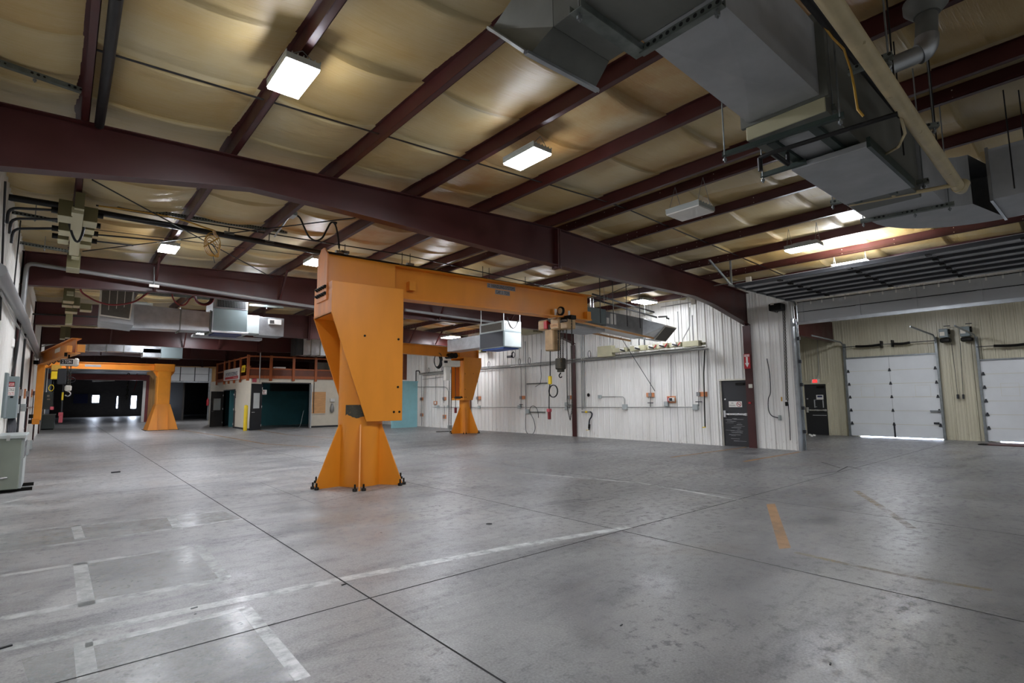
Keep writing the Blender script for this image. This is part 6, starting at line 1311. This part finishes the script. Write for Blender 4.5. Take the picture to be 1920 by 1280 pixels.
leaf(8, V((ob.x, OY-.03, 0)), V((ob.x-.17, OY-.85, 0)), 2.6, 'office door leaf seen edge-on at the right of the wide doorway', 'doorgrey', win=False, hs=-1)
g0, g1 = S_(418, 800), None
leaf(9, at(394.5, 770, y=y_a-.3), V((OX-.03, y_a+.0, 0)), 2.28, 'dark grey office side door with a window, standing open at left', 'doordark')
leaf(10, at(446.5, 780, y=y_b-.55), V((OX-.03, y_b, 0)), 2.28, 'dark grey office side door leaf right of the teal gap', 'doordark')
# railing
t = thing('railing', (OX, OY, OZ), 'stained wooden railing with brown panels along the office roof', 'railing')
fx = [at(u, 690, y=OY-.06).x for u in (465, 508, 550.5, 592, 634)]; fx += [fx[-1]+1.55, XE+.1]
zb, zm, zh_ = 3.02, 3.50, 4.22
for x in fx: MB().box((x-.07, OY-.13, 2.78), (x+.07, OY-.03, 4.25)).build('post', 'wood', t)
for a, b in zip(fx, fx[1:]):
    MB().box((a+.07, OY-.09, zh_-.08), (b-.07, OY-.03, zh_)).build('rail', 'wood', t); MB().box((a+.07, OY-.09, zm-.06), (b-.07, OY-.03, zm+.02)).build('rail', 'wood', t); MB().box((a+.07, OY-.09, 2.92), (b-.07, OY-.03, zb+.06)).build('rail', 'wood', t)
    MB().box((a+.07, OY-.05, zb+.06), (b-.07, OY-.03, zm-.06)).build('panel', 'woodpanel', t)
sy = [S_(u, 690, .06).y for u in (451.7, 440.4, 430.4, 421.8, 408)]
for y in sy: MB().box((OX-.13, y-.06, 2.75), (OX-.03, y+.06, 4.25)).build('post', 'wood', t)
sy = [OY-.05]+sy
for a, b in zip(sy, sy[1:]):
    for z0, z1 in ((zh_-.08, zh_), (3.55, 3.63), (2.92, 3.12)): MB().box((OX-.09, a+.05, z0), (OX-.03, b-.05, z1)).build('rail', 'wood', t)
t = thing('banner', S_(434, 702, .16), 'white banner with blue lettering and a red stripe tied to the wooden railing', 'banner')
TL, TR, BR, BL = S_(420, 694.3, .16), S_(449.6, 688.4, .16), S_(449, 711, .16), S_(419.2, 713.8, .16)
mb = MB(); mb.prism([TL, TR, BR, BL], (.012, 0, 0)); sh = mb.build('sheet', 'white', t)
def bl(a, b): return TL.lerp(TR, a).lerp(BL.lerp(BR, a), b)+V((-.006, 0, 0))
MB().prism([bl(.1, .70), bl(.92, .66), bl(.92, .9), bl(.1, .92)], (.004, 0, 0)).build('stripe', 'red', sh)
xd = (TR-TL).normalized(); ud = (TL-BL).normalized(); wL = (TR-TL).length; hL = (TL-BL).length
text('Sᴏᴜᴛʜ Sᴇʀᴠᴇ' if False else 'SPORTS SCIENCE', bl(.13, .64)+V((-.004, 0, 0)), xd, ud, wL*.76, hL*.34, 'navy', sh); text('Wichita', bl(.64, .84)+V((-.006, 0, 0)), xd, ud, wL*.25, hL*.1, 'white', sh)
t = thing('notice', S_(456, 691, .15), 'yellow notice on the wooden railing beside the banner', 'notice'); a, b, c, d_ = S_(453.8, 685.2, .15), S_(460.6, 684.3, .15), S_(458.8, 697, .15), S_(452.2, 698, .15)
sh = MB().prism([a, b, c, d_], (.01, 0, 0)).build('sheet', 'yellow', t)
for k in (.4, .55, .7): MB().bar(a.lerp(d_, k).lerp(b.lerp(c, k), .25)+V((-.004, 0, 0)), a.lerp(d_, k).lerp(b.lerp(c, k), .75)+V((-.004, 0, 0)), .012, .03, (0, 0, 1)).build('text_line', 'ink', sh)
# things at the office front
t = thing('bollard', G(459, 806), 'yellow bollard at the corner of the office', 'bollard'); p = at(459.5, 806, y=OY-.45); h = at(459.5, 759, y=OY-.45).z
MB().lathe((p.x, p.y, 0), (0, 0, 1), [(.1, 0), (.1, h-.06), (.07, h-.01), (.02, h)], 16).build('post', 'yellow', t)
t = thing('exit_sign', O(466, 735, .02), 'white sign with dark red exit letters at the office corner', 'sign'); a, b = O(461, 739.5, .03), O(472, 730.5, .03)
MB().box((OX+.03, OY-.03, a.z), (OX+.85, OY, b.z)).build('plate', 'white', t); text('EXIT', (OX+.08, OY-.034, a.z+.07), (1, 0, 0), (0, 0, 1), .72, (b.z-a.z)-.12, 'redhose', t); MB().box((OX+.06, OY-.033, a.z+.02), (OX+.82, OY-.03, a.z+.045)).build('underline', 'redhose', t)
a, b = O(583, 775, .03), O(611, 734.5, .03); t = thing('plywood_board', (a.x, OY, a.z), 'square plywood board on the cream office wall', 'board'); MB().box((a.x, OY-.03, a.z), (b.x, OY, b.z)).build('sheet', 'plywood', t); MB().box((a.x, OY-.06, a.z-.03), (b.x, OY, a.z)).build('ledge', 'offwhite', t)
ss(MB().tube([O(589.3, 717, .05), O(588.5, 745, .06), O(588, 774, .06)], .018, 6), 'cable', 'dark', 'black cable hanging over the plywood board', 'cable')
t = thing('wall_phone', O(623, 760, .05), 'grey wall phone with a hanging handset right of the plywood board', 'phone'); a, b = O(619.5, 753, .1), O(628, 747, .1); MB().box((a.x, OY-.1, a.z), (b.x, OY, b.z)).build('cradle', 'white', t, .01); a, b = O(619, 773, .14), O(627.5, 756, .14); MB().lathe(((a.x+b.x)/2, OY-.08, a.z), (0, 0, 1), [(.06, 0), (.13, .08), (.12, .3), (.05, b.z-a.z)], 12).build('handset', 'conduit', t)
t = thing('conduit', O(488, 680, .3), 'thin grey pipe standing before the railing from ceiling to doorway', 'conduit'); MB().tube([O(489.5, 632, .2), O(486.5, 717, .2)], .03, 8).build('tube', 'conduit', t)
a = O(477, 713, .04); ss(MB().box((a.x-.1, OY-.03, a.z-.1), (a.x+.12, OY, a.z+.12)), 'small_sign', 'redfaded', 'small pink sign above the folded office door', 'sign')
a = at(525, 684.5, y=OY+.2); ss(MB().box((a.x-.3, OY+.1, OZ+.08), (a.x+.3, OY+.5, zm+.12)), 'box', 'white', 'white box standing behind the railing panels', 'box')
ss(MB().tube(smooth([O(569, 770, .4), O(566, 785, .5), O(562, 799, .6), O(555, 803, .7)]), .012, 6), 'chain', 'strut', 'thin chain trailing from the wide doorway to the floor', 'chain')
mb = MB(); mb.box((OX+.3, 43.3, OZ+.08), (XE, 43.36, 4.9)); M['glossy'] = mat('glossy_maroon_sheet', '#4a2022', .22, var=.1); struct(mb, 'wall_mezzanine', 'glossy', 'dark glossy partition behind the wooden railing', 'wall')
# teal partition by the right wall
t = thing('partition', at(762, 801, y=28), 'pale teal partition standing against the far right white wall', 'partition'); a, b = at(735, 802, y=28), at(783, 714.5, y=28)
MB().box((a.x, 28, 0), (b.x, 28.12, b.z)).build('panel', 'teal_light', t); MB().box((a.x, 27.96, b.z-.06), (b.x+.02, 28.14, b.z)).build('cap', 'teal_light', t)
a = at(756, 712, y=28); ss(MB().box((a.x-.12, 27.8, a.z), (a.x+.12, 28.0, at(756, 660, y=27.8).z)), 'wood_post', 'woodpanel', 'dark wood post above the pale teal partition', 'post')
# floor bits
for i, (u, v, s_, m) in enumerate(((364, 1140, .014, 'strut'), (645, 1096, .014, 'dark'), (10, 1214, .02, 'dark'), (217, 886, .05, 'dark'), (1165, 1172, .009, 'dark'), (1557, 1245, .009, 'dark'), (366, 1151, .005, 'dark'))):
    p = G(u, v); mb = MB(); mb.obox(p+V((0, 0, s_*.28)), (s_*1.6, s_*.4, 0), (-s_*.15, s_*.5, 0), (0, 0, s_*.28)); ss(mb, 'debris', m, ['small metal scrap on the floor at lower left', 'small dark scrap near the crossing of the floor joints', 'dark scrap at the left edge of the floor', 'dark scrap on the floor right of the floor cabinet', 'tiny dark scrap near the lower middle of the floor', 'tiny dark scrap on the floor at lower right', 'tiny dark crumb below the metal scrap'][i], 'debris')
p = G(917, 982); ss(MB().lathe(p, (0, 0, 1), [(.04, 0), (.04, .004)], 20), 'floor_cover', 'joint', 'small round cover set in the floor right of the big crane', 'cover')
# lamp over the raised door; two unseen lamps added to light the loading bay
make_lamp((13.85, 4.1, 4.54), 'bright lamp close above the raised wide overhead door', drop=.2, L=.75, W=.25, up=True)
make_lamp((20.4, 5.3, 4.5), 'added unseen lamp in the loading bay before the left dock door', drop=.1, group='added lamps of the loading bay')
make_lamp((20.4, .2, 4.5), 'added unseen lamp in the loading bay before the right dock door', drop=.1, group='added lamps of the loading bay')

for i, (u, v, x, ua, va) in enumerate(((1297, 477, 12.99, 1222, 496), (1405, 524, 14.49, 1340, 540), (1302, 566, 14.45, 1240, 578))):
    a, b = at(u, v, x=x), at(ua, va, x=x); t = thing('purlin_box', a, ['small white box on a purlin below the unlit lamp', 'small white box on a purlin near the raised door track', 'small white box on a purlin by the right wall lamp'][i], 'box', 'white boxes on the purlins')
    MB().box((x-.08, a.y-.07, a.z-.07), (x-.004, a.y+.07, a.z+.07)).build('case', 'offwhite', t, .006); MB().tube([(x-.03, a.y, a.z), (x-.03, b.y, a.z)], .014, 6).build('conduit', 'conduit', t)
# ================================================================ LIGHT AND VIEW
w = bpy.data.worlds.new('daylight'); S.world = w; w.use_nodes = True
bg = w.node_tree.nodes['Background']; bg.inputs['Color'].default_value = hexc('#e4e6ea'); bg.inputs['Strength'].default_value = .16
S.view_settings.view_transform = 'Standard'; S.view_settings.look = 'None'; S.view_settings.gamma = 1
S.view_settings.exposure = 1.63
S.view_settings.use_curve_mapping = False
S.cycles.max_bounces = 10; S.cycles.diffuse_bounces = 6; S.cycles.use_denoising = True
S.cycles.sample_clamp_indirect = 8
